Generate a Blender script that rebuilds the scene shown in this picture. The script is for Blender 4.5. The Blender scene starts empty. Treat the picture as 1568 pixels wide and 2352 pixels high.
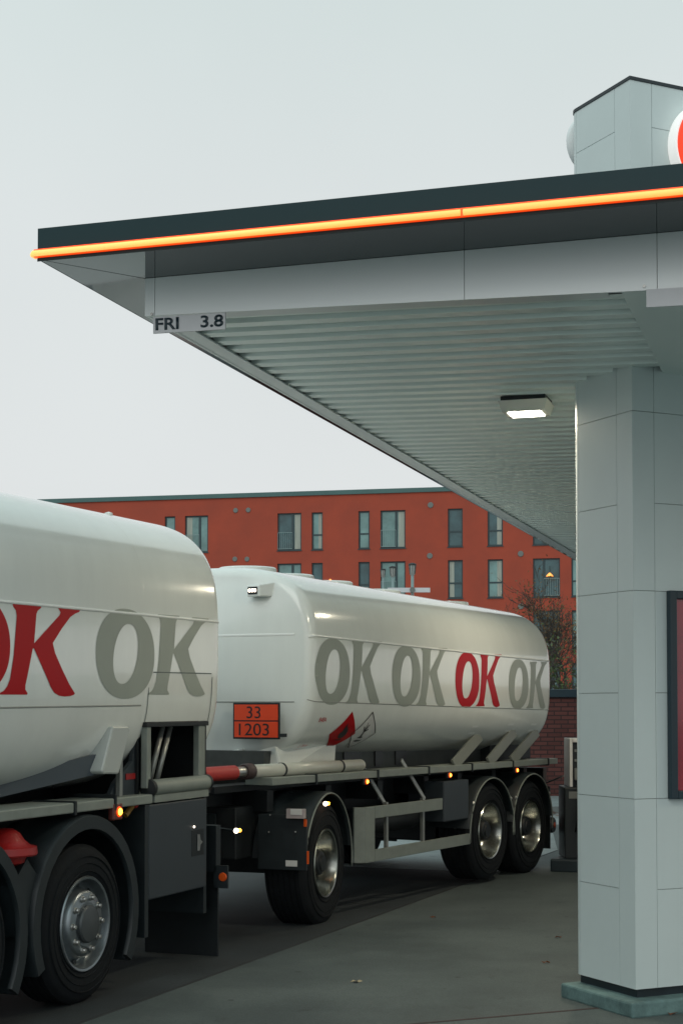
import bpy, bmesh, math, random
from mathutils import Vector, Matrix
random.seed(7)
PI = math.pi
scene = bpy.context.scene
COL = scene.collection

# ---------------------------------------------------------------- camera
F, CX, HY, PITCH, CAMZ = 3600.0, 784.0, 1620.0, math.radians(2.0), 1.9     # measured on a 1568 x 2352 copy of the photo
PY = HY - F*math.tan(PITCH)
cam_d = bpy.data.cameras.new('camera'); cam = bpy.data.objects.new('camera', cam_d); COL.objects.link(cam)
cam.location = (0, 0, CAMZ); cam.rotation_euler = (PI/2 + PITCH, 0, 0)
cam_d.sensor_fit = 'VERTICAL'; cam_d.sensor_height = 36; cam_d.lens = F/2352*36
cam_d.shift_y = (PY-1176)/2352; cam_d.clip_end = 2000; cam_d.clip_start = 0.1
scene.camera = cam
scene.render.resolution_x = 682; scene.render.resolution_y = 1024

# ---------------------------------------------------------------- world, sun, exposure
w = bpy.data.worlds.new('World'); scene.world = w; w.use_nodes = True
nt = w.node_tree; nt.nodes.clear()
N = nt.nodes.new; L = nt.links.new
sky = N('ShaderNodeTexSky'); sky.sky_type = 'NISHITA'; sky.sun_disc = False
sky.sun_elevation = math.radians(38); sky.sun_rotation = math.radians(200)
sky.air_density = 2; sky.dust_density = 8; sky.ozone_density = 1
hs = N('ShaderNodeHueSaturation'); hs.inputs['Saturation'].default_value = 0.25; L(sky.outputs[0], hs.inputs['Color'])
tc = N('ShaderNodeTexCoord'); sx = N('ShaderNodeSeparateXYZ'); L(tc.outputs['Generated'], sx.inputs[0])
rp = N('ShaderNodeValToRGB'); L(sx.outputs['Z'], rp.inputs[0])
SK = 1.0
def setramp(r, stops):
    while len(r.elements) > 1: r.elements.remove(r.elements[-1])
    r.elements[0].position = stops[0][0]; r.elements[0].color = (*stops[0][1], 1)
    for p, c in stops[1:]:
        e = r.elements.new(p); e.color = (*c, 1)
setramp(rp.color_ramp, [(0.0, (.77, .81, .815)), (0.14, (.80, .835, .84)), (0.30, (.745, .795, .80)), (0.44, (.67, .76, .755)), (0.6, (.70, .88, .88)), (1.0, (.74, .96, .97))])
cl = N('ShaderNodeTexNoise'); cl.inputs['Scale'].default_value = 2.2; cl.inputs['Detail'].default_value = 4; L(tc.outputs['Generated'], cl.inputs['Vector'])
clm = N('ShaderNodeMapRange'); clm.inputs['From Min'].default_value = .3; clm.inputs['From Max'].default_value = .7
clm.inputs['To Min'].default_value = 9.5; clm.inputs['To Max'].default_value = 10.3; L(cl.outputs[0], clm.inputs[0])
vm = N('ShaderNodeVectorMath'); vm.operation = 'SCALE'; L(rp.outputs[0], vm.inputs[0]); L(clm.outputs[0], vm.inputs['Scale'])
mx = N('ShaderNodeMix'); mx.data_type = 'RGBA'; mx.inputs[0].default_value = 0.94
L(hs.outputs[0], mx.inputs[6]); L(vm.outputs[0], mx.inputs[7])
bg = N('ShaderNodeBackground'); bg.inputs['Strength'].default_value = 0.1; L(mx.outputs[2], bg.inputs['Color'])
wo = N('ShaderNodeOutputWorld'); L(bg.outputs[0], wo.inputs[0])
sd = bpy.data.lights.new('sun', 'SUN'); sd.energy = 0.5; sd.angle = math.radians(40); sd.color = (1, .97, .93)
sun = bpy.data.objects.new('sun', sd); COL.objects.link(sun)
sun.rotation_euler = (math.radians(52), 0, math.radians(-20))
scene.view_settings.view_transform = 'Standard'; scene.view_settings.look = 'None'
scene.view_settings.exposure = 0.0; scene.view_settings.gamma = 1

# ---------------------------------------------------------------- pixel rays (only used to measure where things stand)
def ray(px, py):
    v = Vector(((px-CX)/F, 1.0, (PY-py)/F)); c, s = math.cos(PITCH), math.sin(PITCH)
    d = Vector((v.x, v.y*c - v.z*s, v.y*s + v.z*c))
    return d/d.y
def at_z(px, py, z):
    d = ray(px, py); t = (z-CAMZ)/d.z; return Vector((d.x*t, d.y*t, z))
def at_y(px, py, Y):
    d = ray(px, py); return Vector((d.x*Y, Y, CAMZ + d.z*Y))
class Frame:                      # ground frame: local X = u, local Y = v (u turned left), local Z up
    def __init__(self, ox, oy, ang):
        self.o = Vector((ox, oy, 0)); self.a = ang
        self.u = Vector((math.cos(ang), math.sin(ang), 0)); self.v = Vector((-math.sin(ang), math.cos(ang), 0))
    def w0(self, px, py, w=0.0):  # pixel -> (s, z) on the plane at inward offset w
        d = ray(px, py); o = self.o + self.v*w; n = self.v
        t = o.dot(n)/Vector((d.x, d.y, 0)).dot(n); p = Vector((d.x*t, d.y*t, 0)) - self.o
        return p.dot(self.u), CAMZ + d.z*t
    def s0(self, px, py, s=0.0):  # pixel -> (w, z) on the plane across at s
        d = ray(px, py); o = self.o + self.u*s; n = self.u
        t = o.dot(n)/Vector((d.x, d.y, 0)).dot(n); p = Vector((d.x*t, d.y*t, 0)) - self.o
        return p.dot(self.v), CAMZ + d.z*t
    def loc(self, p):
        q = Vector((p[0], p[1], 0)) - self.o; return Vector((q.dot(self.u), q.dot(self.v), p[2] if len(p) > 2 else 0))

# ---------------------------------------------------------------- materials
MATS = {}
def mat(name, col, rough=.6, metal=0, var=0.0, scale=6, bump=0.0, bscale=40, emit=None, es=0, coat=0, stretch=None, col2=None, spec=None):
    m = bpy.data.materials.new(name); m.use_nodes = True; t = m.node_tree; b = t.nodes['Principled BSDF']
    b.inputs['Roughness'].default_value = rough; b.inputs['Metallic'].default_value = metal
    b.inputs['Base Color'].default_value = (*col, 1)
    if spec is not None: b.inputs['Specular IOR Level'].default_value = spec
    if coat: b.inputs['Coat Weight'].default_value = coat; b.inputs['Coat Roughness'].default_value = .05
    if emit: b.inputs['Emission Color'].default_value = (*emit, 1); b.inputs['Emission Strength'].default_value = es
    c = t.nodes.new('ShaderNodeTexCoord'); mp = t.nodes.new('ShaderNodeMapping'); t.links.new(c.outputs['Object'], mp.inputs[0])
    if stretch: mp.inputs['Scale'].default_value = stretch
    if var:
        n = t.nodes.new('ShaderNodeTexNoise'); n.inputs['Scale'].default_value = scale; n.inputs['Detail'].default_value = 8; n.inputs['Roughness'].default_value = .65
        t.links.new(mp.outputs[0], n.inputs['Vector'])
        r = t.nodes.new('ShaderNodeValToRGB'); a = [max(0, x*(1-var)) for x in col]; bb = [min(1, x*(1+var)) for x in (col2 or col)]
        setramp(r.color_ramp, [(.3, a), (.7, bb)]); t.links.new(n.outputs[0], r.inputs[0]); t.links.new(r.outputs[0], b.inputs['Base Color'])
        rr = t.nodes.new('ShaderNodeMapRange'); rr.inputs['To Min'].default_value = max(.02, rough*.8); rr.inputs['To Max'].default_value = min(1, rough*1.25)
        t.links.new(n.outputs[0], rr.inputs[0]); t.links.new(rr.outputs[0], b.inputs['Roughness'])
    if bump:
        n2 = t.nodes.new('ShaderNodeTexNoise'); n2.inputs['Scale'].default_value = bscale; n2.inputs['Detail'].default_value = 6
        t.links.new(mp.outputs[0], n2.inputs['Vector'])
        bp = t.nodes.new('ShaderNodeBump'); bp.inputs['Strength'].default_value = bump; bp.inputs['Distance'].default_value = .01
        t.links.new(n2.outputs[0], bp.inputs['Height']); t.links.new(bp.outputs[0], b.inputs['Normal'])
    MATS[name] = m; return m
tankwhite = mat('tank_white_paint', (.76, .79, .76), .15, var=.035, scale=2.2, coat=.6, bump=.025, bscale=2.5, stretch=(1.6, 1.6, .35))
lettergrey = mat('letter_grey', (.32, .35, .31), .36, var=.05, scale=2, spec=.3)
letterred = mat('letter_red', (.42, .001, .005), .38, var=.04, scale=2, spec=.22)
blackp = mat('black_plastic', (.004, .008, .010), .5, var=.3, scale=12)
chassis = mat('dark_chassis_paint', (.007, .010, .012), .55, var=.35, scale=5)
fenderm = mat('dark_fender_plastic', (.010, .016, .019), .5, var=.25, scale=6)
alu = mat('dull_aluminium', (.30, .31, .29), .38, .55, var=.14, scale=9, bump=.03)
alup = mat('bare_aluminium_frame', (.22, .245, .22), .5, .15, var=.12, scale=7)
chrome = mat('polished_aluminium', (.38, .39, .36), .24, 1.0, var=.06, scale=12)
steel = mat('steel', (.45, .45, .43), .32, .9, var=.15, scale=20)
tyrem = mat('tyre_rubber', (.007, .009, .011), .85, var=.35, scale=9, bump=.25, bscale=60, spec=.25)
cabgrey = mat('cabinet_grey_paint', (.028, .037, .045), .45, var=.12, scale=3)
seamm = mat('seam_grey', (.28, .29, .27), .4)  # plain grey for the lower tank seams
seamw = mat('seam_white', (.8, .82, .8), .2)
orangelens = mat('orange_lens_lit', (.8, .2, .02), .3, emit=(1, .33, .03), es=9)
orangeglow = mat('orange_lens_rim', (.5, .05, .01), .3, emit=(1, .08, .005), es=1.0)
orangeref = mat('orange_reflector', (.65, .09, .012), .3)
whitelens = mat('white_lens_lit', (.9, .9, .85), .3, emit=(1, .84, .68), es=4)
redplastic = mat('red_plastic', (.30, .010, .010), .4, var=.12, scale=8)
orangeplate = mat('orange_plate', (.78, .06, .01), .4, var=.05)
ink = mat('black_ink', (.012, .012, .015), .4)
whitepl = mat('white_plastic', (.62, .62, .6), .4, var=.06)
pinkish = mat('pale_lamp_plastic', (.38, .33, .33), .4)

# canopy
canopydark = mat('canopy_dark_green_metal', (.007, .029, .035), .45, .0, var=.06, scale=.8, spec=.25)
soffitdark = mat('canopy_soffit_gloss', (.003, .012, .017), .04, .0, spec=.38)
bandwhite = mat('canopy_band_white', (.74, .77, .77), .33, .2)
ceilm = mat('ceiling_corrugated', (.82, .90, .86), .30, .2)
ledcore = mat('led_core', (1, .6, .2), .4, emit=(1.0, .44, .09), es=1.0)
ledback = mat('led_channel', (.8, .1, .02), .4, emit=(1.0, .062, .004), es=1.0)
lampglass = mat('lamp_glass_lit', (1, 1, .95), .4, emit=(1, .93, .76), es=30)
lampwhite = mat('lamp_housing', (.62, .62, .56), .45, var=.03)
pillarm = mat('pillar_panel', (.60, .68, .675), .36, var=.035, scale=1.3, bump=.02, bscale=6)
pillarcore = mat('pillar_joint', (.10, .125, .125), .8)
plinth = mat('plinth_black', (.012, .022, .028), .45, var=.2)
kerbm = mat('kerb_teal_concrete', (.085, .15, .15), .75, var=.28, scale=7, bump=.3, bscale=50, col2=(.12, .20, .195))
framem = mat('poster_frame_metal', (.012, .03, .042), .35, var=.1)
posterm = mat('poster_red', (.30, .012, .028), .12, var=.25, scale=2, coat=.6)
signred = mat('sign_red_lit', (.9, .03, .01), .3, emit=(1, .045, .006), es=.85)
signwhite = mat('sign_white_lit', (.9, .9, .88), .3, emit=(1, .95, .92), es=.35)
plate = mat('sign_plate', (.60, .60, .62), .4, var=.03)
# building
redwall = mat('red_render', (.35, .060, .031), .85, var=.15, scale=.5, bump=.15, bscale=12)
copingm = mat('roof_coping', (.05, .12, .115), .4, var=.1, scale=.6)
winframe = mat('window_frame_dark', (.02, .045, .052), .4)
glassm = mat('window_glass', (.045, .10, .11), .06, .0, var=.6, scale=.5, coat=.3)
glassm2 = mat('window_glass_pale', (.17, .29, .28), .08, .0, var=.35, scale=.6)
curtainm = mat('curtain_pale', (.36, .38, .33), .9, var=.2, scale=3, stretch=(8, 8, .3))
blindm = mat('blind_pale', (.40, .43, .38), .8, var=.08)
railm = mat('railing_grey', (.22, .30, .30), .5)
ventm = mat('vent_grey', (.16, .17, .16), .6)
barkm = mat('bark', (.05, .042, .036), .9, var=.3, bump=.4)
twigm = mat('twig_brown', (.075, .052, .038), .9, var=.3)
leafm = mat('autumn_leaf', (.10, .060, .028), .8, var=.5, scale=3, col2=(.14, .08, .03))
greenleaf = mat('green_leaf', (.055, .085, .025), .7, var=.5, scale=3)
litter = mat('leaf_litter', (.16, .06, .03), .85, var=.5, scale=8)
pavem = mat('pavement_stone', (.19, .215, .215), .85, var=.18, scale=3, bump=.2)

def brick_mat():
    m = bpy.data.materials.new('dark_red_brick'); m.use_nodes = True; t = m.node_tree; b = t.nodes['Principled BSDF']; b.inputs['Roughness'].default_value = .85
    c = t.nodes.new('ShaderNodeTexCoord'); s = t.nodes.new('ShaderNodeSeparateXYZ'); cb = t.nodes.new('ShaderNodeCombineXYZ')
    t.links.new(c.outputs['Object'], s.inputs[0]); t.links.new(s.outputs['X'], cb.inputs['X']); t.links.new(s.outputs['Z'], cb.inputs['Y'])
    k = t.nodes.new('ShaderNodeTexBrick'); k.inputs['Scale'].default_value = 1; k.inputs['Brick Width'].default_value = .27; k.inputs['Row Height'].default_value = .085
    k.inputs['Mortar Size'].default_value = .012; k.inputs['Color1'].default_value = (.085, .026, .022, 1); k.inputs['Color2'].default_value = (.125, .040, .034, 1); k.inputs['Mortar'].default_value = (.035, .016, .015, 1)
    t.links.new(cb.outputs[0], k.inputs['Vector']); t.links.new(k.outputs[0], b.inputs['Base Color'])
    bp = t.nodes.new('ShaderNodeBump'); bp.inputs['Strength'].default_value = .5; bp.inputs['Distance'].default_value = .01; bp.invert = True
    t.links.new(k.outputs['Fac'], bp.inputs['Height']); t.links.new(bp.outputs[0], b.inputs['Normal']); return m
brickm = brick_mat()

def ground_mat(name, c1, c2, rough, sc, stains=.5, aggregate=.25):
    m = bpy.data.materials.new(name); m.use_nodes = True; t = m.node_tree; b = t.nodes['Principled BSDF']
    c = t.nodes.new('ShaderNodeTexCoord')
    def noise(scale, det=8, rg=.6):
        n = t.nodes.new('ShaderNodeTexNoise'); n.inputs['Scale'].default_value = scale; n.inputs['Detail'].default_value = det; n.inputs['Roughness'].default_value = rg
        t.links.new(c.outputs['Object'], n.inputs['Vector']); return n
    n1 = noise(sc); n2 = noise(90, 3); n3 = noise(.45, 5, .7)
    r1 = t.nodes.new('ShaderNodeValToRGB'); setramp(r1.color_ramp, [(.32, c1), (.68, c2)]); t.links.new(n1.outputs[0], r1.inputs[0])
    r2 = t.nodes.new('ShaderNodeMapRange'); r2.inputs['From Min'].default_value = .35; r2.inputs['From Max'].default_value = .65; r2.inputs['To Min'].default_value = 1-aggregate; r2.inputs['To Max'].default_value = 1+aggregate
    t.links.new(n2.outputs[0], r2.inputs[0])
    r3 = t.nodes.new('ShaderNodeMapRange'); r3.inputs['From Min'].default_value = .4; r3.inputs['From Max'].default_value = .6; r3.inputs['To Min'].default_value = 1-stains; r3.inputs['To Max'].default_value = 1.1
    t.links.new(n3.outputs[0], r3.inputs[0])
    mu = t.nodes.new('ShaderNodeMath'); mu.operation = 'MULTIPLY'; t.links.new(r2.outputs[0], mu.inputs[0]); t.links.new(r3.outputs[0], mu.inputs[1])
    n4 = noise(3.2, 6, .75); r4 = t.nodes.new('ShaderNodeMapRange'); r4.inputs['From Min'].default_value = .60; r4.inputs['From Max'].default_value = .70; r4.inputs['To Min'].default_value = 1; r4.inputs['To Max'].default_value = .62
    t.links.new(n4.outputs[0], r4.inputs[0]); mu2 = t.nodes.new('ShaderNodeMath'); mu2.operation = 'MULTIPLY'; t.links.new(mu.outputs[0], mu2.inputs[0]); t.links.new(r4.outputs[0], mu2.inputs[1]); mu = mu2
    n5 = t.nodes.new('ShaderNodeTexVoronoi'); n5.inputs['Scale'].default_value = 3.1; t.links.new(c.outputs['Object'], n5.inputs['Vector'])
    r5 = t.nodes.new('ShaderNodeMapRange'); r5.inputs['From Min'].default_value = .05; r5.inputs['From Max'].default_value = .085; r5.inputs['To Min'].default_value = .45; r5.inputs['To Max'].default_value = 1
    t.links.new(n5.outputs['Distance'], r5.inputs[0]); mu3 = t.nodes.new('ShaderNodeMath'); mu3.operation = 'MULTIPLY'; t.links.new(mu.outputs[0], mu3.inputs[0]); t.links.new(r5.outputs[0], mu3.inputs[1]); mu = mu3
    vs = t.nodes.new('ShaderNodeVectorMath'); vs.operation = 'SCALE'; t.links.new(r1.outputs[0], vs.inputs[0]); t.links.new(mu.outputs[0], vs.inputs['Scale'])
    t.links.new(vs.outputs[0], b.inputs['Base Color'])
    rr = t.nodes.new('ShaderNodeMapRange'); rr.inputs['To Min'].default_value = rough-.18; rr.inputs['To Max'].default_value = rough+.12; t.links.new(n3.outputs[0], rr.inputs[0]); t.links.new(rr.outputs[0], b.inputs['Roughness'])
    bp = t.nodes.new('ShaderNodeBump'); bp.inputs['Strength'].default_value = .35; bp.inputs['Distance'].default_value = .006; t.links.new(n2.outputs[0], bp.inputs['Height']); t.links.new(bp.outputs[0], b.inputs['Normal'])
    return m
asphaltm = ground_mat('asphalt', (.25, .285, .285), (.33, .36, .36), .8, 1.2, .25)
lanem = ground_mat('shaded_lane_asphalt', (.018, .026, .030), (.030, .038, .042), .8, 1.6, .4)  # lane asphalt, darkened further to paint the vehicles' shade into its colour
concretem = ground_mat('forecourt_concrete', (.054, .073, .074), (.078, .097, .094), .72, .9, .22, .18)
jointm = mat('joint_sealant', (.045, .026, .025), .8, var=.3, scale=10)
jointd = mat('joint_dark', (.018, .02, .022), .85, var=.3, scale=10)

# ---------------------------------------------------------------- mesh helpers
def BM(): return bmesh.new()
def box(bm, x0, x1, y0, y1, z0, z1):
    vs = [bm.verts.new(p) for p in ((x0,y0,z0),(x1,y0,z0),(x1,y1,z0),(x0,y1,z0),(x0,y0,z1),(x1,y0,z1),(x1,y1,z1),(x0,y1,z1))]
    for f in ((0,3,2,1),(4,5,6,7),(0,1,5,4),(1,2,6,5),(2,3,7,6),(3,0,4,7)): bm.faces.new([vs[i] for i in f])
    return bm
def hexa(bm, pts):   # 8 points bottom ring then top ring
    vs = [bm.verts.new(p) for p in pts]
    for f in ((0,3,2,1),(4,5,6,7),(0,1,5,4),(1,2,6,5),(2,3,7,6),(3,0,4,7)): bm.faces.new([vs[i] for i in f])
    return bm
def basis(d):
    d = Vector(d).normalized(); a = Vector((0,0,1)) if abs(d.z) < .9 else Vector((1,0,0))
    x = a.cross(d).normalized(); return x, d.cross(x), d
def tube(bm, pts, r, seg=10, cap=True, r2=None):
    pts = [Vector(p) for p in pts]; rings = []
    for i, p in enumerate(pts):
        d = (pts[min(i+1, len(pts)-1)] - pts[max(i-1, 0)]); x, y, _ = basis(d)
        rr = r if r2 is None else r + (r2-r)*i/(len(pts)-1)
        rings.append([bm.verts.new(p + x*math.cos(2*PI*k/seg)*rr + y*math.sin(2*PI*k/seg)*rr) for k in range(seg)])
    for a, b in zip(rings, rings[1:]):
        for k in range(seg): bm.faces.new((a[k], a[(k+1) % seg], b[(k+1) % seg], b[k]))
    if cap: bm.faces.new(rings[0][::-1]); bm.faces.new(rings[-1])
    return bm
def lathe(bm, prof, c=(0,0,0), axis='Y', seg=48, cap0=False, cap1=False):
    # prof: list of (radius, position along axis)
    rings = []
    for r, h in prof:
        ring = []
        for k in range(seg):
            a = 2*PI*k/seg; p, q = r*math.cos(a), r*math.sin(a)
            v = {'Y': (p, h, q), 'Z': (p, q, h), 'X': (h, p, q)}[axis]
            ring.append(bm.verts.new((c[0]+v[0], c[1]+v[1], c[2]+v[2])))
        rings.append(ring)
    for a, b in zip(rings, rings[1:]):
        for k in range(seg): bm.faces.new((a[k], a[(k+1) % seg], b[(k+1) % seg], b[k]))
    if cap0: bm.faces.new(rings[0][::-1])
    if cap1: bm.faces.new(rings[-1])
    return bm
def bar(bm, p0, p1, wid, thk, side=None):   # rectangular bar between two points
    p0, p1 = Vector(p0), Vector(p1); d = (p1-p0).normalized()
    s = Vector(side) if side else Vector((0,0,1)); s = (s - d*s.dot(d)).normalized(); n = d.cross(s)
    ring = lambda p: [p + s*wid/2*i + n*thk/2*j for i, j in ((-1,-1),(1,-1),(1,1),(-1,1))]
    return hexa(bm, ring(p0)+ring(p1))
def prism(bm, poly, f0, f1):   # poly of 2D points; f0,f1 map (a,b) -> 3D
    a = [bm.verts.new(f0(*p)) for p in poly]; b = [bm.verts.new(f1(*p)) for p in poly]
    n = len(poly); bm.faces.new(a[::-1]); bm.faces.new(b)
    for i in range(n): bm.faces.new((a[i], a[(i+1) % n], b[(i+1) % n], b[i]))
    return bm
def obj(name, bm, m, parent=None, bevel=0, smooth=False, auto=None, label=None, solid=0):
    bmesh.ops.recalc_face_normals(bm, faces=bm.faces)
    me = bpy.data.meshes.new(name); bm.to_mesh(me); bm.free(); o = bpy.data.objects.new(name, me); COL.objects.link(o)
    if m: me.materials.append(m)
    if smooth or auto:
        for p in me.polygons: p.use_smooth = True
        if auto:
            try: me.set_sharp_from_angle(angle=math.radians(auto))
            except Exception: pass
    if parent: o.parent = parent
    if solid: md = o.modifiers.new('solid', 'SOLIDIFY'); md.thickness = solid
    if bevel:
        md = o.modifiers.new('bevel', 'BEVEL'); md.width = bevel; md.segments = 2; md.limit_method = 'ANGLE'; md.angle_limit = math.radians(40)
    if label: o['label'] = label
    return o
def tag(o, label, cat, group=None, kind=None):
    if label: o['label'] = label
    if cat: o['category'] = cat
    if group: o['group'] = group
    if kind: o['kind'] = kind
    return o
def thing(name, label, cat, loc=(0,0,0), rz=0, group=None):
    o = bpy.data.objects.new(name, None); COL.objects.link(o); o.empty_display_size = .3
    o.location = loc; o.rotation_euler = (0, 0, rz); return tag(o, label, cat, group)
def struct(name, bm, m):
    o = obj(name, bm, m); o['kind'] = 'structure'; return o
def dup(root, loc, rz=None, label=None, group=None):
    r = root.copy(); COL.objects.link(r); r.location = loc
    if rz is not None: r.rotation_euler = (0, 0, rz)
    if label: r['label'] = label
    if group: r['group'] = group
    for ch in list(root.children):
        c = ch.copy(); COL.objects.link(c); c.parent = r
        for g in list(ch.children):
            d = g.copy(); COL.objects.link(d); d.parent = c
    return r
def flat_fill(loops, txt=None, size=1.0, align='CENTER', bold=0.0):
    """filled 2-D shape as a bmesh in XY, from polygon loops (holes allowed) or a text"""
    if txt is None:
        cu = bpy.data.curves.new('c', 'CURVE'); cu.dimensions = '2D'; cu.fill_mode = 'BOTH'
        for lp in loops:
            sp = cu.splines.new('POLY'); sp.points.add(len(lp)-1); sp.use_cyclic_u = True
            for i, p in enumerate(lp): sp.points[i].co = (p[0], p[1], 0, 1)
    else:
        cu = bpy.data.curves.new('t', 'FONT'); cu.body = txt; cu.size = size; cu.align_x = align; cu.offset = bold
    o = bpy.data.objects.new('tmp', cu); COL.objects.link(o)
    dg = bpy.context.evaluated_depsgraph_get(); me = bpy.data.meshes.new_from_object(o.evaluated_get(dg))
    bm = bmesh.new(); bm.from_mesh(me); bpy.data.objects.remove(o); bpy.data.meshes.remove(me)
    bmesh.ops.remove_doubles(bm, verts=bm.verts, dist=1e-5)
    return bm
def dice(bm, dx, dy):
    xs = [v.co.x for v in bm.verts]; ys = [v.co.y for v in bm.verts]
    x = min(xs)+dx
    while dx and x < max(xs):
        bmesh.ops.bisect_plane(bm, geom=bm.verts[:]+bm.edges[:]+bm.faces[:], plane_co=(x,0,0), plane_no=(1,0,0)); x += dx
    y = min(ys)+dy
    while y < max(ys):
        bmesh.ops.bisect_plane(bm, geom=bm.verts[:]+bm.edges[:]+bm.faces[:], plane_co=(0,y,0), plane_no=(0,1,0)); y += dy
    bmesh.ops.triangulate(bm, faces=bm.faces[:])
def fit(bm, x0, x1, y0, y1):
    xs = [v.co.x for v in bm.verts]; ys = [v.co.y for v in bm.verts]
    for v in bm.verts:
        v.co.x = x0 + (v.co.x-min(xs))/(max(xs)-min(xs))*(x1-x0); v.co.y = y0 + (v.co.y-min(ys))/(max(ys)-min(ys))*(y1-y0)

# ================================================================= THE SETTING
TR = Frame(-1.635, 10.07, math.radians(68.54))       # truck, origin under the outer face of its rear wheel
p0 = at_y(748, 1984, 13.78)
TL = Frame(p0.x, 13.78, math.radians(60.76))         # trailer
bm = BM(); box(bm, -400, 400, -60, 700, -.5, 0); struct('ground', bm, asphaltm)
# concrete forecourt: right of the joint running along the truck
q0 = at_z(183, 2352, 0); q1 = at_z(574, 2210, 0); dj = (q1-q0).normalized()
a = q0 - dj*9; b = q0 + dj*12; c2 = at_z(940, 2085, 0); c3 = at_z(1180, 2032, 0)
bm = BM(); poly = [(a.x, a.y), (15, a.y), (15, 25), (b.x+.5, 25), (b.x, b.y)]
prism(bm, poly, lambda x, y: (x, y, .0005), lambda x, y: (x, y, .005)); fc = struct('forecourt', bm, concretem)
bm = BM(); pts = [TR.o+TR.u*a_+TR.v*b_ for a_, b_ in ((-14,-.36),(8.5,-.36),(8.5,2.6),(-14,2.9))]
prism(bm, [(p.x, p.y) for p in pts], lambda x, y: (x, y, .0004), lambda x, y: (x, y, .004)); struct('road', bm, lanem)  # strip under truck and trailer, its dark tone includes their painted shade
def strip(p, q, wd, z0, z1, name, m):
    p, q = Vector(p[:2]).to_3d(), Vector(q[:2]).to_3d(); d = (q-p).normalized(); n = Vector((-d.y, d.x, 0))*wd/2
    bm = BM(); pts = [p-n, p+n, q+n, q-n]
    hexa(bm, [(v.x, v.y, z0) for v in pts]+[(v.x, v.y, z1) for v in pts]); o = struct(name, bm, m); return o
strip(a, b, .03, .001, .0065, 'forecourt_joint', jointd)
j0 = at_z(1100, 2341, 0); j1 = at_z(1401, 2315, 0); dd = (j1-j0).normalized()
strip(j0-dd*4.2, j1+dd*6, .028, .001, .0072, 'forecourt_joint', jointm)
# pavement in front of the brick wall
e0 = at_z(1262, 1868, 0)
bm = BM(); box(bm, -9, 30, e0.y, e0.y+3.2, .0, .12); struct('pavement', bm, pavem)

# ---------------------------------------------------------------- apartment building
B1 = at_y(1046.7, 1118, 91); zroof = B1.z; B0 = at_z(139, 1145.8, zroof)
BA = math.atan2(B1.y-B0.y, B1.x-B0.x); BF = Frame(B1.x, B1.y, BA)      # local x along facade, y into building
cols = [(378.6,402.7,'n'),(424.9,478,'w'),(637.1,691.9,'w'),(715.6,741,'n'),(822.8,848.4,'n'),(873.3,930.5,'w'),(1027.8,1061.9,'m'),(1119,1154,'m'),(1222.7,1284.6,'w'),(1310.7,1345,'m')]
wins = [(BF.w0(x0, 1230)[0], BF.w0(x1, 1230)[0], k) for x0, x1, k in cols]
wins += [(17.5+0, 18.3, 'n'), (19.6, 21.1, 'w')]
wins = sorted(wins)
ztop0 = BF.w0(1045, 1168)[1]; zbot0 = BF.w0(1045, 1255.7)[1]; fl = ztop0 - BF.w0(1045, 1286.4)[1]
bld = thing('apartment_building', 'long red rendered apartment block with rows of dark framed windows and a flat roof', 'building', BF.o, BA)
X0, X1 = -48, 34
bm = BM()
xs = sorted([X0, X1] + [v for q in wins for v in q[:2]]); zs = sorted([0, zroof-.26] + [z for k in range(4) for z in (ztop0-fl*k, zbot0-fl*k)])
def inwin(x, z): return any(q[0] < x < q[1] for q in wins) and any(zbot0-fl*k < z < ztop0-fl*k for k in range(4))
for i in range(len(xs)-1):
    for j in range(len(zs)-1):
        xa, xb, za, zb = xs[i], xs[i+1], zs[j], zs[j+1]
        if inwin((xa+xb)/2, (za+zb)/2):
            D = .24
            for quad in (((xa,0,za),(xa,D,za),(xa,D,zb),(xa,0,zb)), ((xb,0,za),(xb,D,za),(xb,D,zb),(xb,0,zb)), ((xa,0,zb),(xa,D,zb),(xb,D,zb),(xb,0,zb)), ((xa,0,za),(xa,D,za),(xb,D,za),(xb,0,za))):
                bm.faces.new([bm.verts.new(p) for p in quad])
        else: bm.faces.new([bm.verts.new(p) for p in ((xa,0,za),(xb,0,za),(xb,0,zb),(xa,0,zb))])
for quad in (((X0,0,0),(X0,13,0),(X0,13,zroof-.26),(X0,0,zroof-.26)), ((X1,0,0),(X1,13,0),(X1,13,zroof-.26),(X1,0,zroof-.26)), ((X0,13,0),(X1,13,0),(X1,13,zroof-.26),(X0,13,zroof-.26))):
    bm.faces.new([bm.verts.new(p) for p in quad])
bmesh.ops.remove_doubles(bm, verts=bm.verts, dist=1e-4); obj('wall', bm, redwall, bld)
bm = BM(); box(bm, X0-.08, X1+.08, -.10, 13.1, zroof-.26, zroof); obj('roof', bm, copingm, bld)
bm = BM(); box(bm, X0+.1, X1-.1, .9, 12.9, .1, zroof-.5); obj('interior', bm, winframe, bld)
rnd = random.Random(3)
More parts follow.
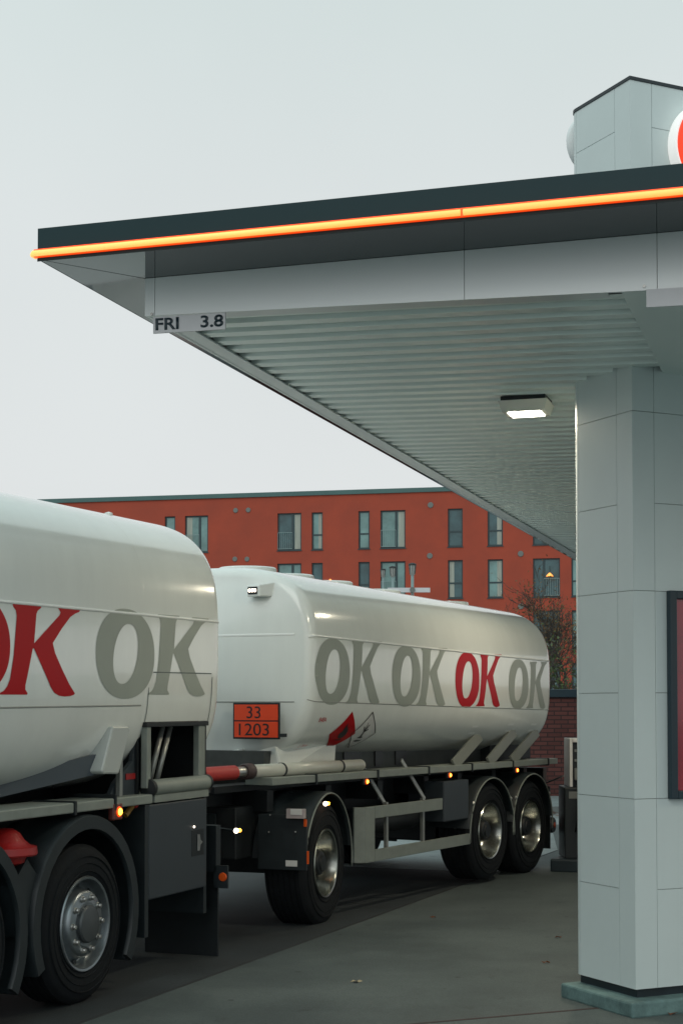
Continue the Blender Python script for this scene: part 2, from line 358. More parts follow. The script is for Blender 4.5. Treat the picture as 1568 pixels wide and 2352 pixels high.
for (xa, xb, kind) in wins:
    for k in range(4):
        za, zb = zbot0-fl*k, ztop0-fl*k
        f = BM(); t = .085; y0, y1 = .12, .20
        box(f, xa, xb, y0, y1, za, za+t); box(f, xa, xb, y0, y1, zb-t, zb); box(f, xa, xa+t, y0, y1, za+t, zb-t); box(f, xb-t, xb, y0, y1, za+t, zb-t)
        xm = None
        if kind == 'w':
            side = (xa+xb)/2 > 0
            xm = xa + (xb-xa)*(.40 if side else .62); box(f, xm-.07, xm+.07, y0, y1, za+t, zb-t)
        else:
            zm = za + (zb-za)*.40; box(f, xa+t, xb-t, y0, y1, zm-.045, zm+.045)
        box(f, xa-.04, xb+.04, -.05, .10, za-.05, za-.004)
        wo_ = obj('window', f, winframe, bld)
        pale = rnd.random() < (.75 if xa < -3 else .3)
        g = BM(); box(g, xa+t, xb-t, .155, .165, za+t, zb-t); obj('pane', g, glassm2 if pale else glassm, wo_)
        if rnd.random() < .5:     # curtain or blind standing right behind/before the glass edge
            c = BM(); cw = min(.35, (xb-xa)*.3); cx0 = rnd.choice([xa+t, xb-t-cw]); n = 6
            pts = [(cx0+cw*i/n, .145 + (.006 if i % 2 else 0)) for i in range(n+1)]
            for i in range(n): c.faces.new([c.verts.new((pts[i][0], pts[i][1], za+t)), c.verts.new((pts[i+1][0], pts[i+1][1], za+t)), c.verts.new((pts[i+1][0], pts[i+1][1], zb-t)), c.verts.new((pts[i][0], pts[i][1], zb-t))])
            obj('curtain', c, curtainm, wo_)
        elif rnd.random() < .35:
            c = BM(); box(c, xa+t+.02, xb-t-.02, .140, .148, za+t, za+(zb-za)*rnd.uniform(.18, .36)); obj('blind', c, blindm, wo_)
        if kind == 'w':
            r = BM(); side = (xa+xb)/2 > 0
            ra, rb = (xm, xb-.03) if side else (xa+.03, xm); zt = za+1.08
            box(r, ra, rb, -.02, .0, zt-.03, zt); box(r, ra, rb, -.02, .0, za+.08, za+.11); nb = int((rb-ra)/.115)
            for i in range(nb+1):
                x = ra+(rb-ra)*i/nb; box(r, x-.009, x+.009, -.016, -.004, za+.11, zt-.03)
            obj('railing', r, railm, wo_)
for (x, y) in ((1710.9/1.0, 0),): pass
for zx, zy in ((711,233),(707,510),(1202,499),(1203,786)):
    s, z = BF.w0((1200+zx/1.3635)/1.742, (1850+zy/1.3635)/1.742); v = BM(); lathe(v, [(.001,-.05),(.15,-.05),(.17,-.03),(.17,.0)], (s,0,z), 'Y', 20); obj('vent', v, ventm, bld)
for zx, zy in ((1059,274),(1131,272),(1055,552),(1124,552)):
    s, z = BF.w0((200+zx/1.4255)/1.742, (1850+zy/1.4255)/1.742); v = BM(); lathe(v, [(.001,-.05),(.13,-.05),(.15,-.03),(.15,.0)], (s,0,z), 'Y', 20); obj('vent', v, ventm, bld)
# two lit pendant lamps at the windows
shadem = mat('lamp_shade_lit', (.9, .4, .1), .5, emit=(1, .33, .07), es=1.6)
for px, py, lb in ((1262, 1321, 'small glowing orange pendant lamp in the wide window beside the canopy pillar'), (734, 1326, 'small glowing orange pendant lamp seen just above the front end of the trailer tank')):
    p = at_y(px, py, 90.0); s = BF.loc((p.x, p.y, 0)); q = BF.o + BF.u*s.x + BF.v*(.04)
    t_ = thing('pendant_lamp', lb, 'lamp', (q.x, q.y, p.z-.08), 0, 'pendant lamps in the flats')
    b_ = BM(); lathe(b_, [(.04,.20),(.07,.16),(.19,.04),(.21,.0),(.20,.0),(.001,.08)], (0,0,0), 'Z', 24); obj('lamp_shade', b_, shadem, t_, smooth=True)
    b_ = BM(); tube(b_, [(0,0,.25),(0,0,.6)], .012, 6); obj('cord', b_, blackp, t_)

# ---------------------------------------------------------------- brick wall + pump + street lamps + tree
wy = at_z(1280, 1842, 0).y; wt = at_y(1290, 1583, wy).z
bm = BM(); box(bm, -7, 24, 0, .35, 0, wt-.16)
bw = thing('brick_wall', 'dark red brick wall with navy capping in front of the red apartment block', 'wall', (0, wy, 0))
obj('wall', bm, brickm, bw); bm = BM(); box(bm, -7.05, 24.05, -.05, .40, wt-.16, wt); obj('capping', bm, framem, bw, bevel=.01)
def street_lamp(px, ptop, Y, label):
    top = at_y(px, ptop, Y); t = thing('street_lamp', label, 'street lamp', (top.x, Y, 0), 0, 'street lamps behind the trailer')
    H_ = top.z; b = BM(); lathe(b, [(.09,0),(.09,.8),(.06,.9),(.05,H_-.42)], (0,0,0), 'Z', 12, True, True); obj('pole', b, railm, t, smooth=True)
    b = BM(); lathe(b, [(.05,H_-.42),(.085,H_-.38),(.11,H_-.1),(.12,H_-.08)], (0,0,0), 'Z', 8, True); g = obj('lantern', b, mat('lantern_glass', (.35,.36,.34), .25), t)
    b = BM(); lathe(b, [(.14,H_-.08),(.13,H_-.03),(.05,H_),(.001,H_)], (0,0,0), 'Z', 8, True); obj('cap', b, blackp, t)
    b = BM()
    for i in range(8):
        a_ = PI/4*i; tube(b, [(.085*math.cos(a_), .085*math.sin(a_), H_-.38), (.118*math.cos(a_), .118*math.sin(a_), H_-.08)], .01, 5)
    obj('bars', b, blackp, t); return t
street_lamp(946.5, 1293, 52, 'grey street lamp carrying a horizontal cross arm, standing behind the trailer tank')
street_lamp(901.5, 1300, 58, 'street lamp with square lantern left of the one with the cross arm')
street_lamp(879, 1306, 74, 'dark distant street lamp, leftmost of the three behind the trailer tank')
pa = at_y(890, 1355, 51.8); pb = at_y(987, 1359, 51.8)
ca = thing('cross_arm', 'flat grey horizontal board fixed across a street lamp pole above the trailer tank', 'sign board', (pa.x, 51.8, 0))
b = BM(); box(b, 0, pb.x-pa.x, -.05, .05, pa.z-.08, pa.z+.07); obj('board', b, plate, ca)
b = BM(); xx = at_y(946.5, 1355, 51.8).x-pa.x; lathe(b, [(.001,-.1),(.09,-.1),(.09,.3)], (xx,0,pa.z), 'Y', 16); box(b, xx-.03, xx+.03, -.08, .12, pa.z-.25, pa.z-.09); obj('clamp', b, ventm, ca)

def make_tree(name, label, base, height, spread, seed, leaf, nleaf, mleaf, cat='tree'):
    r = random.Random(seed); t = thing(name, label, cat, base); bt = BM(); bl = BM(); tips = []
    def grow(p, d, ln, rad, lvl):
        pts = [p]; n = 4
        for i in range(n):
            d = (d + Vector((r.uniform(-.25,.25), r.uniform(-.25,.25), r.uniform(-.05,.15)))).normalized(); p = p + d*ln/n; pts.append(p)
        tube(bt, pts, max(rad, .006), 6 if lvl < 2 else 4, False, max(rad*.5, .004))
        if lvl >= 2: tips.extend(pts[1:])
        if lvl < 5:
            for k in range((5, 5, 4, 4, 3)[lvl]):
                q = pts[r.randint(1 if lvl else 2, n)]; a_ = r.uniform(0, 2*PI)
                nd = (d*r.uniform(.4,.8) + Vector((math.cos(a_), math.sin(a_), r.uniform(-.2,.5)))*spread).normalized()
                grow(q, nd, ln*r.uniform(.5,.72), rad*.48, lvl+1)
    grow(Vector((0,0,0)), Vector((0,0,1)), height*.5, height*.013, 0)
    obj('trunk', bt, barkm, t)
    for i in range(nleaf):
        p = r.choice(tips) + Vector((r.gauss(0,.22), r.gauss(0,.22), r.gauss(0,.22))); s = r.uniform(.5,1.2)*leaf
        x = Vector((r.gauss(0,1), r.gauss(0,1), r.gauss(0,1))).normalized(); y = x.cross(Vector((r.gauss(0,1), r.gauss(0,1), r.gauss(0,1)))).normalized()
        bl.faces.new([bl.verts.new(p+x*s), bl.verts.new(p+y*s*.45), bl.verts.new(p-x*s), bl.verts.new(p-y*s*.45)])
    obj('crown', bl, mleaf, t); return t
tb = at_z(1284, 1705, 0); TY = 46.0; b_ = at_y(1284, 1600, TY)
make_tree('bare_tree', 'thin brown autumn tree with few leaves left, behind the rear of the trailer tank', (b_.x+.35, TY, 0), 5.7, .42, 11, .045, 3200, leafm)
b_ = at_y(1310, 1600, 40)
make_tree('shrub', 'small green and brown bush showing above the brick wall', (b_.x-.3, 40, 0), 3.4, .7, 5, .06, 1500, greenleaf, 'bush')

# fuel dispenser on its island
gd = at_z(1305, 2016, 0); IA = math.radians(17.1)
isl = at_z(1262, 2003, 0)
bi = thing('pump_island', 'low dark kerb island under the fuel pump behind the white pillar', 'kerb', (isl.x, isl.y, 0), -math.radians(22))
bm = BM(); box(bm, .0, 2.6, 0, 1.0, .0, .15); obj('kerb', bm, plinth, bi, bevel=.02)
fd = thing('fuel_dispenser', 'black fuel pump with a white framed display, half hidden behind the pillar', 'fuel pump', (at_y(1293, 1900, isl.y+.15).x, isl.y+.05, .15), 0)
PYd = isl.y+.05; zt = at_y(1300, 1808, PYd).z-.15; zt2 = at_y(1310, 1696, PYd).z-.15; zb_ = at_y(1300, 1973, PYd).z-.15; xo = at_y(1307, 1700, PYd).x - at_y(1293, 1900, isl.y+.15).x
bm = BM(); box(bm, 0, .9, 0, .5, zb_, zt); obj('lower_cabinet', bm, blackp, fd, bevel=.015)
bm = BM(); box(bm, .10, .8, .06, .44, 0, zb_-.002); obj('foot', bm, cabgrey, fd)
bm = BM(); box(bm, xo, xo+.035, .0, .45, zt+.002, zt2); box(bm, xo+.7, xo+.735, .0, .45, zt+.002, zt2); box(bm, xo+.037, xo+.698, 0, .45, zt2-.045, zt2-.002); obj('frame', bm, whitepl, fd, bevel=.006)
bm = BM(); box(bm, xo+.04, xo+.695, .03, .43, zt+.004, zt2-.05); dp = obj('display_panel', bm, blackp, fd)
for zz in (.72, .52):
    bm = BM(); box(bm, xo+.06, xo+.16, .020, .0298, zt+(zt2-zt)*zz, zt+(zt2-zt)*zz+.03); obj('display', bm, ventm, dp)
bm = BM(); tube(bm, [(xo+.08,-.02,zt+.15),(xo+.10,-.09,zt+.05),(xo+.08,-.12,zt-.3),(xo+.05,-.10,zt-.5),(xo+.1,-.04,zt-.25),(xo+.13,-.01,zt)], .014, 8); obj('hose', bm, blackp, fd, smooth=True)
bm = BM(); box(bm, xo+.05, xo+.11, -.05, -.002, zt+.08, zt+.22); obj('nozzle', bm, ventm, fd, bevel=.01)
bm = BM(); box(bm, .05, .16, -.0045, -.001, zt-.13, zt-.05); obj('sticker', bm, ventm, fd)

# ---------------------------------------------------------------- leaves
def leaf(px, py, label, m=litter, sz=.045):
    p = at_z(px, py, .006); t = BM(); a_ = random.uniform(0, 6); n = 9
    outline = [(sz*(1 if i % 2 == 0 else .55)*math.cos(2*PI*i/n+a_), sz*.6*(1 if i % 2 == 0 else .6)*math.sin(2*PI*i/n+a_), .012*math.sin(i*2.1)) for i in range(n)]
    c = t.verts.new((0,0,.008)); vs = [t.verts.new((x, y, .009+z*.7)) for x, y, z in outline]
    for i in range(n): t.faces.new((c, vs[i], vs[(i+1) % n]))
    o = obj('fallen_leaf', t, m); o.location = (p.x, p.y, .006); tag(o, label, 'leaf', 'fallen leaves on the forecourt')
leaf(818, 2256, 'pale dry leaf lying alone in the middle of the forecourt', mat('pale_leaf', (.32, .27, .17), .8))
leaf(993, 2108, 'small brown leaf on the concrete, left of the pillar kerb and furthest off', sz=.035)
leaf(1282, 2154, 'reddish leaf on the concrete left of the pillar, halfway up', sz=.035)
leaf(1252, 2212, 'reddish leaf on the concrete close to the left end of the pillar kerb', sz=.035)
leaf(1538, 2330, 'orange leaf in front of the pillar kerb at the picture edge', sz=.05)
bm = BM(); rr = random.Random(9); LZ = at_z(1300, 1873, 0)
for i in range(700):
    x = rr.uniform(2.2, 6.5); y = LZ.y + rr.gauss(0, .35); s = rr.uniform(.04, .09); a_ = rr.uniform(0, 6); z = .13 if y > e0.y+.05 else .012; z += rr.uniform(0, .02)
    bm.faces.new([bm.verts.new((x+s*math.cos(a_+k*PI/2)*(1 if k % 2 else .6), y+s*math.sin(a_+k*PI/2)*(1 if k % 2 else .6), z+rr.uniform(0,.01))) for k in range(4)])
lo = obj('leaf_litter', bm, litter); tag(lo, 'band of brown fallen leaves along the pavement by the brick wall', 'leaves', kind='stuff')

# ================================================================= CANOPY
ZS = 4.271
P_ = at_z(87, 596, ZS); Q_ = at_z(1568, 455.5, ZS)
AA = math.atan2(Q_.y-P_.y, Q_.x-P_.x)
CB = at_z(333.5, 640, ZS)                                   # box corner, at soffit height
CF = Frame(CB.x, CB.y, AA)                                  # local x = a (right), y = b (away)
cz = CF.w0(331, 726)[1]; TAU = .0274                        # ceiling height at the box corner; it falls to the right
Pl = CF.loc(P_); oa, ob = Pl.x, Pl.y                        # overhangs (negative)
AL, BL = 13.0, 21.0
can = thing('fuel_canopy', 'flat filling station canopy with dark fascia, glowing orange edge light and ribbed pale ceiling', 'canopy', CF.o, AA)
zft = CF.w0(89.3, 524.9, ob)[1]
bm = BM()
# slab: fascia ring and top
box(bm, oa, AL, ob, BL, ZS, zft)
bmesh.ops.delete(bm, geom=[f for f in bm.faces if abs(f.calc_center_median().z-ZS) < 1e-5], context='FACES_ONLY')
obj('roof_fascia', bm, canopydark, can)
bm = BM(); g = .004
tri = lambda pts: bm.faces.new([bm.verts.new((x, y, ZS+.002)) for x, y in pts])
tri([(oa, ob), (AL, ob), (AL, g), (g, g)]); tri([(oa-.0, ob+.012), (g-.012, g), (g-.012, BL), (oa, BL)])
obj('soffit', bm, soffitdark, can)
bm = BM(); box(bm, 0.02, AL-.02, .02, BL-.02, ZS-.0+.02, ZS+.05); obj('soffit_backing', bm, plinth, can)
bm = BM()
for i in range(8): bar(bm, (1.64*i+oa+.35*0, ob-.001, ZS+.001), (1.64*i+oa, ob-.001, zft-.001), .004, .003, (1,0,0)) if i else None
bm.free()
# edge light: channel and tube
lz = CF.w0(700, 524, ob-.02)[1]; z_l = lz
bm = BM(); box(bm, oa-.012, AL, ob-.022, ob-.001, z_l-.0165, z_l+.0245); ch = obj('light_channel', bm, ledback, can)
def ledtube(pts):
    bm = BM(); tube(bm, pts, .0155, 12); obj('light_tube', bm, ledcore, can, smooth=True)
am = CF.w0(1063, 490, ob)[0]
ledtube([(oa-.02, ob+.02, z_l), (oa-.022, ob-.012, z_l), (oa-.012, ob-.03, z_l), (am-.008, ob-.03, z_l)]); ledtube([(am+.008, ob-.03, z_l), (AL, ob-.03, z_l)])

bm = BM(); box(bm, oa-.0, AL, ob-.004, ob-.0005, ZS-.012, ZS+.004); obj('drip_edge', bm, canopydark, can)
# box (white band)
def zc(a): return cz - TAU*a
AV = 2.80
bm = BM()
def bandseg(a0, a1, y0=0, y1=.02):
    hexa(bm, [(a0,y0,zc(a0)),(a1,y0,zc(a1)),(a1,y1,zc(a1)),(a0,y1,zc(a0)),(a0,y0,ZS),(a1,y0,ZS),(a1,y1,ZS),(a0,y1,ZS)])
sp = CF.w0(1065, 600)[0]
bandseg(.0, .058); bandseg(.061, sp); bandseg(sp+.003, AV+.0); bandseg(AV+.003, AL)
box(bm, 0, .02, .021, BL, zc(0), ZS)
obj('side_band', bm, bandwhite, can)
bm = BM(); obj_pts = lambda a, b, dz=0: (a, b, zc(a)+dz)
TW = .125
def pl_(a0, a1, b0, b1, dz=.003, th=.01):
    hexa(bm, [obj_pts(a0,b0,dz),obj_pts(a1,b0,dz),obj_pts(a1,b1,dz),obj_pts(a0,b1,dz),obj_pts(a0,b0,dz+th),obj_pts(a1,b0,dz+th),obj_pts(a1,b1,dz+th),obj_pts(a0,b1,dz+th)])
pl_(.0, TW, 0.0205, BL); pl_(TW, 2.55, 0.0205, TW)
obj('ceiling_trim', bm, bandwhite, can)
bm = BM(); pl_(2.62, AL, .0205, BL, .004); obj('ceiling_panel', bm, ceilm, can)
# corrugated ceiling: trapezoid ribs along a
bm = BM(); pitch = .2127; b0 = TW-.02; rows = []; prof = [(0, .0), (.098, .0), (.112, .068), (.200, .068), (.2127, .0)]
bs = []
y = b0
while y < BL-.3:
    for o_, h_ in prof[:-1]: bs.append((y+o_, h_))
    y += pitch
prev = None
for (yy, hh) in bs:
    cur = [bm.verts.new((a_, yy, zc(a_)+.016+hh)) for a_ in (TW-.015, .8, 1.6, 2.63)]
    if prev:
        for i in range(3): bm.faces.new((prev[i], prev[i+1], cur[i+1], cur[i]))
    prev = cur
obj('ribbed_ceiling', bm, ceilm, can)
bm = BM(); hexa(bm, [obj_pts(TW-.03,TW,.08),obj_pts(2.63,TW,.08),obj_pts(2.63,BL,.08),obj_pts(TW-.03,BL,.08),(TW-.03,TW,ZS-.01),(2.63,TW,ZS-.01),(2.63,BL,ZS-.01),(TW-.03,BL,ZS-.01)]); obj('ceiling_void', bm, plinth, can)

# canopy lamps
def canopy_lamp(a_, b_, label):
    p = CF.o + CF.u*a_ + CF.v*b_; zz = zc(a_)
    t = thing('canopy_lamp', label, 'lamp', (p.x, p.y, zz), AA, 'lamps under the canopy')
    W, D, H_ = .17, .15, .095
    bm = BM(); hexa(bm, [(-W*.86,-D*.86,-H_),(W*.86,-D*.86,-H_),(W*.86,D*.86,-H_),(-W*.86,D*.86,-H_),(-W,-D,-.02),(W,-D,-.02),(W,D,-.02),(-W,D,-.02)])
    top = [f for f in bm.faces if abs(f.calc_center_median().z+H_) < 1e-4]; bmesh.ops.inset_region(bm, faces=top, thickness=.03, depth=.0)
    obj('housing', bm, lampwhite, t)
    bm = BM(); box(bm, -W*.86+.034, W*.86-.034, -D*.86+.034, D*.86-.034, -H_-.004, -H_-.0005); obj('glass', bm, lampglass, t)
    bm = BM(); box(bm, -W+.015, W-.015, -D+.015, D-.015, -.0195, .012); obj('mount', bm, blackp, t)
    ld = bpy.data.lights.new('lamp_light', 'AREA'); ld.energy = LAMP; ld.size = .2; ld.color = (1, .88, .66); lo = bpy.data.objects.new('lamp_light', ld); COL.objects.link(lo)
    lo.location = (0, 0, -H_-.02); lo.parent = t; return t
LAMP = 44
def lamp_ab(px, py):
    a_ = 1.5
    for _ in range(6):
        d = at_z(px, py, zc(a_)-.08); l = CF.loc(d); a_ = l.x
    return l.x, l.y
la, lb = lamp_ab(1208, 946)
canopy_lamp(la, lb, 'lit square lamp on the ribbed ceiling left of the pillar')
canopy_lamp(la, lb+5.2, 'lit square lamp hidden behind the pillar, further along the canopy')
canopy_lamp(la+5.2, lb+.2, 'lit square lamp right of the pillar, outside the picture')
# clearance signs
def plate_sign(px0, px1, py0t, py0b, py1t, py1b, label, texts):
    s0, z0t = CF.w0(px0, py0t, -.012); _, z0b = CF.w0(px0, py0b, -.012); s1, z1t = CF.w0(px1, py1t, -.012); _, z1b = CF.w0(px1, py1b, -.012)
    z1b = z1t-(z0t-z0b)
    p = CF.o + CF.u*s0
    t = thing('clearance_sign', label, 'sign', (p.x, p.y, 0), AA, 'clearance signs on the canopy edge')
    bm = BM(); hexa(bm, [(0,-.014,z0b),(s1-s0,-.014,z1b),(s1-s0,-.002,z1b),(0,-.002,z0b),(0,-.014,z0t),(s1-s0,-.014,z1t),(s1-s0,-.002,z1t),(0,-.002,z0t)]); obj('plate', bm, plate, t)
    for tx, fx0, fx1, fy0, fy1 in texts:
        b = flat_fill(None, tx, .2, bold=.0042); fit(b, fx0*(s1-s0), fx1*(s1-s0), fy0, fy1)
        for v in b.verts:
            fr = v.co.x/(s1-s0); zz = (z0b*(1-fr)+z1b*fr) + v.co.y*(z0t-z0b); v.co = Vector((v.co.x, -.0165, zz))
        o = obj('lettering', b, framem, t); md = o.modifiers.new('s', 'SOLIDIFY'); md.thickness = .002
    bm = BM()
    for fx in (-.03, ): lathe(bm, [(.001,-.008),(.008,-.008),(.008,0)], (fx*(s1-s0), 0, z0t+.02), 'Y', 10)
    obj('bolt', bm, steel, t); return t
plate_sign(352.5, 517.5, 728.5, 766, 718, 758, 'white clearance plate reading FRI 3.8 at the corner of the canopy', [('FRI', .035, .36, .17, .90), ('3.8', .665, .975, .17, .90)])
plate_sign(1483, 1650, 665, 706, 655, 696, 'blank white plate hanging under the canopy edge above the pillar', [])

# ================================================================= PILLAR
PKg = at_z(1459, 2274, .153)
PA = math.radians(25.5); PF = Frame(PKg.x, PKg.y, PA)          # local x = right face, local y = left face going away
PLw = PF.s0(1323, 1600)[0] + .055
PRw = 1.35
pil = thing('pillar', 'broad pale panelled pillar carrying the canopy, with a black plinth', 'pillar', PF.o, PA)
zh = [PF.s0(1459, y)[1] for y in (1836, 1355, 940)]; zm_ = [PF.s0(1459, y)[1] for y in (2047, 1591, 1151)]
ztp = PF.s0(1443, 176)[1]; zb0 = .153
bm = BM(); box(bm, .016, PRw-.016, .016, PLw-.088, zb0+.01, ztp-.02); obj('core', bm, pillarcore, pil)
G = .0017; CW = .165
full = [zb0]+zh+[ztp-.9, ztp-.02]
bm = BM()
# corner panels (wrap), full-height modules
for i in range(len(full)-1):
    za, zb = full[i]+G, full[i+1]-G
    prism(bm, [(0,0),(CW-G,0),(CW-G,.014),(.014,.014),(.014,CW-G),(0,CW-G)], lambda x, y: (x,y,za), lambda x, y: (x,y,zb))
    R = .085; n = 8
    outer = [(R-R*math.cos(PI/2*k/n), PLw-R+R*math.sin(PI/2*k/n)) for k in range(n+1)]; inner = [(x+ (0.014 if k < n else 0), y-(.014 if k > 0 else 0)) for k, (x, y) in enumerate(outer)]
    wl = .085
    pts = [(0, PLw-wl+G)]+outer+[(.3, PLw), (.3, PLw-.014)]+[(R-(R-.014)*math.cos(PI/2*k/n), PLw-R+(R-.014)*math.sin(PI/2*k/n)) for k in range(n, -1, -1)]+[(.014, PLw-wl+G)]
    pts = [p for i_, p in enumerate(pts) if i_ == 0 or (abs(p[0]-pts[i_-1][0])+abs(p[1]-pts[i_-1][1])) > 1e-5]
    prism(bm, pts, lambda x, y: (x,y,za), lambda x, y: (x,y,zb))
    prism(bm, [(PRw,0),(PRw-CW+G,0),(PRw-CW+G,.014),(PRw-.014,.014),(PRw-.014,PLw),(PRw,PLw)], lambda x, y: (x,y,za), lambda x, y: (x,y,zb))
mids = sorted([zb0]+zh+zm_+[PF.s0(1459,940)[1]+.62, ztp-.9, ztp-.30, ztp-.02])
for za, zb in zip(mids, mids[1:]):
    box(bm, CW+G, PRw-CW-G, 0, .014, za+G, zb-G)          # right face
    box(bm, 0, .014, CW+G, PLw-.085-G, za+G, zb-G)        # left face
    box(bm, .302, PRw-.002, PLw-.014, PLw, za+G, zb-G)
obj('cladding', bm, pillarm, pil)
bm = BM(); box(bm, -.006, PRw+.006, -.006, PLw-.08, ztp-.02, ztp); obj('coping', bm, plinth, pil)
bm = BM(); R=.09; lathe(bm, [(.001, ztp-.02),(R, ztp-.02),(R, ztp),(.001, ztp)], (R-.006, PLw-.085, 0), 'Z', 32); box(bm, R, PRw, PLw-.08, PLw, ztp-.0195, ztp-.0005); obj('coping', bm, plinth, pil)
bm = BM(); box(bm, .035, PRw-.03, .035, PLw-.035, .09, zb0+.012); obj('plinth', bm, plinth, pil)
kb = thing('kerb', 'teal tinted concrete kerb block under the pillar', 'kerb', PF.o, PA)
KO = .10
kl = PF.s0(1286, 2260, -KO)[0]; 
bm = BM(); box(bm, -KO, PRw+.4, -KO, kl, 0, .098); obj('kerb_block', bm, kerbm, kb, bevel=.014)
# poster case on the right face
f0 = PF.w0(1528, 1357)[0]; zt_ = PF.w0(1530, 1357)[1]; zb2 = PF.w0(1533, 1835)[1]
po = thing('poster_case', 'dark framed red poster case on the right face of the pillar', 'poster', PF.o, PA)
bm = BM(); fw = .052; x1 = f0+.85; yb, yf = -.002, -.045
box(bm, f0, f0+fw, yf, yb, zb2, zt_); box(bm, x1-fw, x1, yf, yb, zb2, zt_); box(bm, f0+fw, x1-fw, yf, yb, zb2, zb2+fw); box(bm, f0+fw, x1-fw, yf, yb, zt_-fw, zt_)
obj('frame', bm, framem, po, bevel=.006)
bm = BM(); box(bm, f0+fw, x1-fw, -.018, -.003, zb2+fw, zt_-fw); obj('poster', bm, posterm, po)
# round signs on the tower
def round_sign(name, label, c, normal_axis, r, thick):
    t = thing(name, label, 'sign', PF.o, PA, 'round red signs on the pillar top')
    bm = BM(); lathe(bm, [(.001, 0), (r*.93, 0), (r, .02), (r, thick-.03), (r*.97, thick), (r*.90, thick), ], c, normal_axis, 56); obj('casing', bm, signwhite, t, auto=40)
    bm = BM(); sgn = 1 if thick > 0 else -1
    lathe(bm, [(r*.90, thick-.004*sgn), (r*.88, thick+.008*sgn), (r*.6, thick+.035*sgn), (.001, thick+.05*sgn)], c, normal_axis, 56); obj('red_face', bm, signred, t, smooth=True); return t
zz = PF.w0(1568, 345)[1]; xl = PF.w0(1550.5, 325, -.1)[0]; r_ = .31
t = thing('round_sign', 'round red sign with a white rim on the right face of the pillar top', 'sign', PF.o, PA, 'round red signs on the pillar top')
bm = BM(); lathe(bm, [(r_*.92, -.002), (r_, -.02), (r_, -.09), (r_*.985, -.10), (r_*.955, -.10)], (xl+r_, 0, zz), 'Y', 64); obj('casing', bm, signwhite, t, auto=40)
bm = BM(); lathe(bm, [(r_*.955, -.098), (r_*.93, -.106), (.001, -.125)], (xl+r_, 0, zz), 'Y', 64); obj('red_face', bm, signred, t, smooth=True)
t = thing('round_sign', 'round sign seen edge-on at the left end of the pillar top', 'sign', PF.o, PA, 'round red signs on the pillar top')
zz2 = PF.s0(1300, 340, .1)[1]; cgrey = mat('sign_casing_grey', (.76, .79, .79), .4)
bm = BM(); lathe(bm, [(.09, .0), (.17, .025), (.205, .05), (.21, .075), (.195, .09), (.001, .094)], (.24, PLw+.002, zz2), 'Y', 48); obj('casing', bm, cgrey, t, auto=40)
bm = BM(); lathe(bm, [(.185, .091), (.15, .11), (.001, .118)], (.24, PLw+.002, zz2), 'Y', 48); obj('red_face', bm, signred, t, smooth=True)

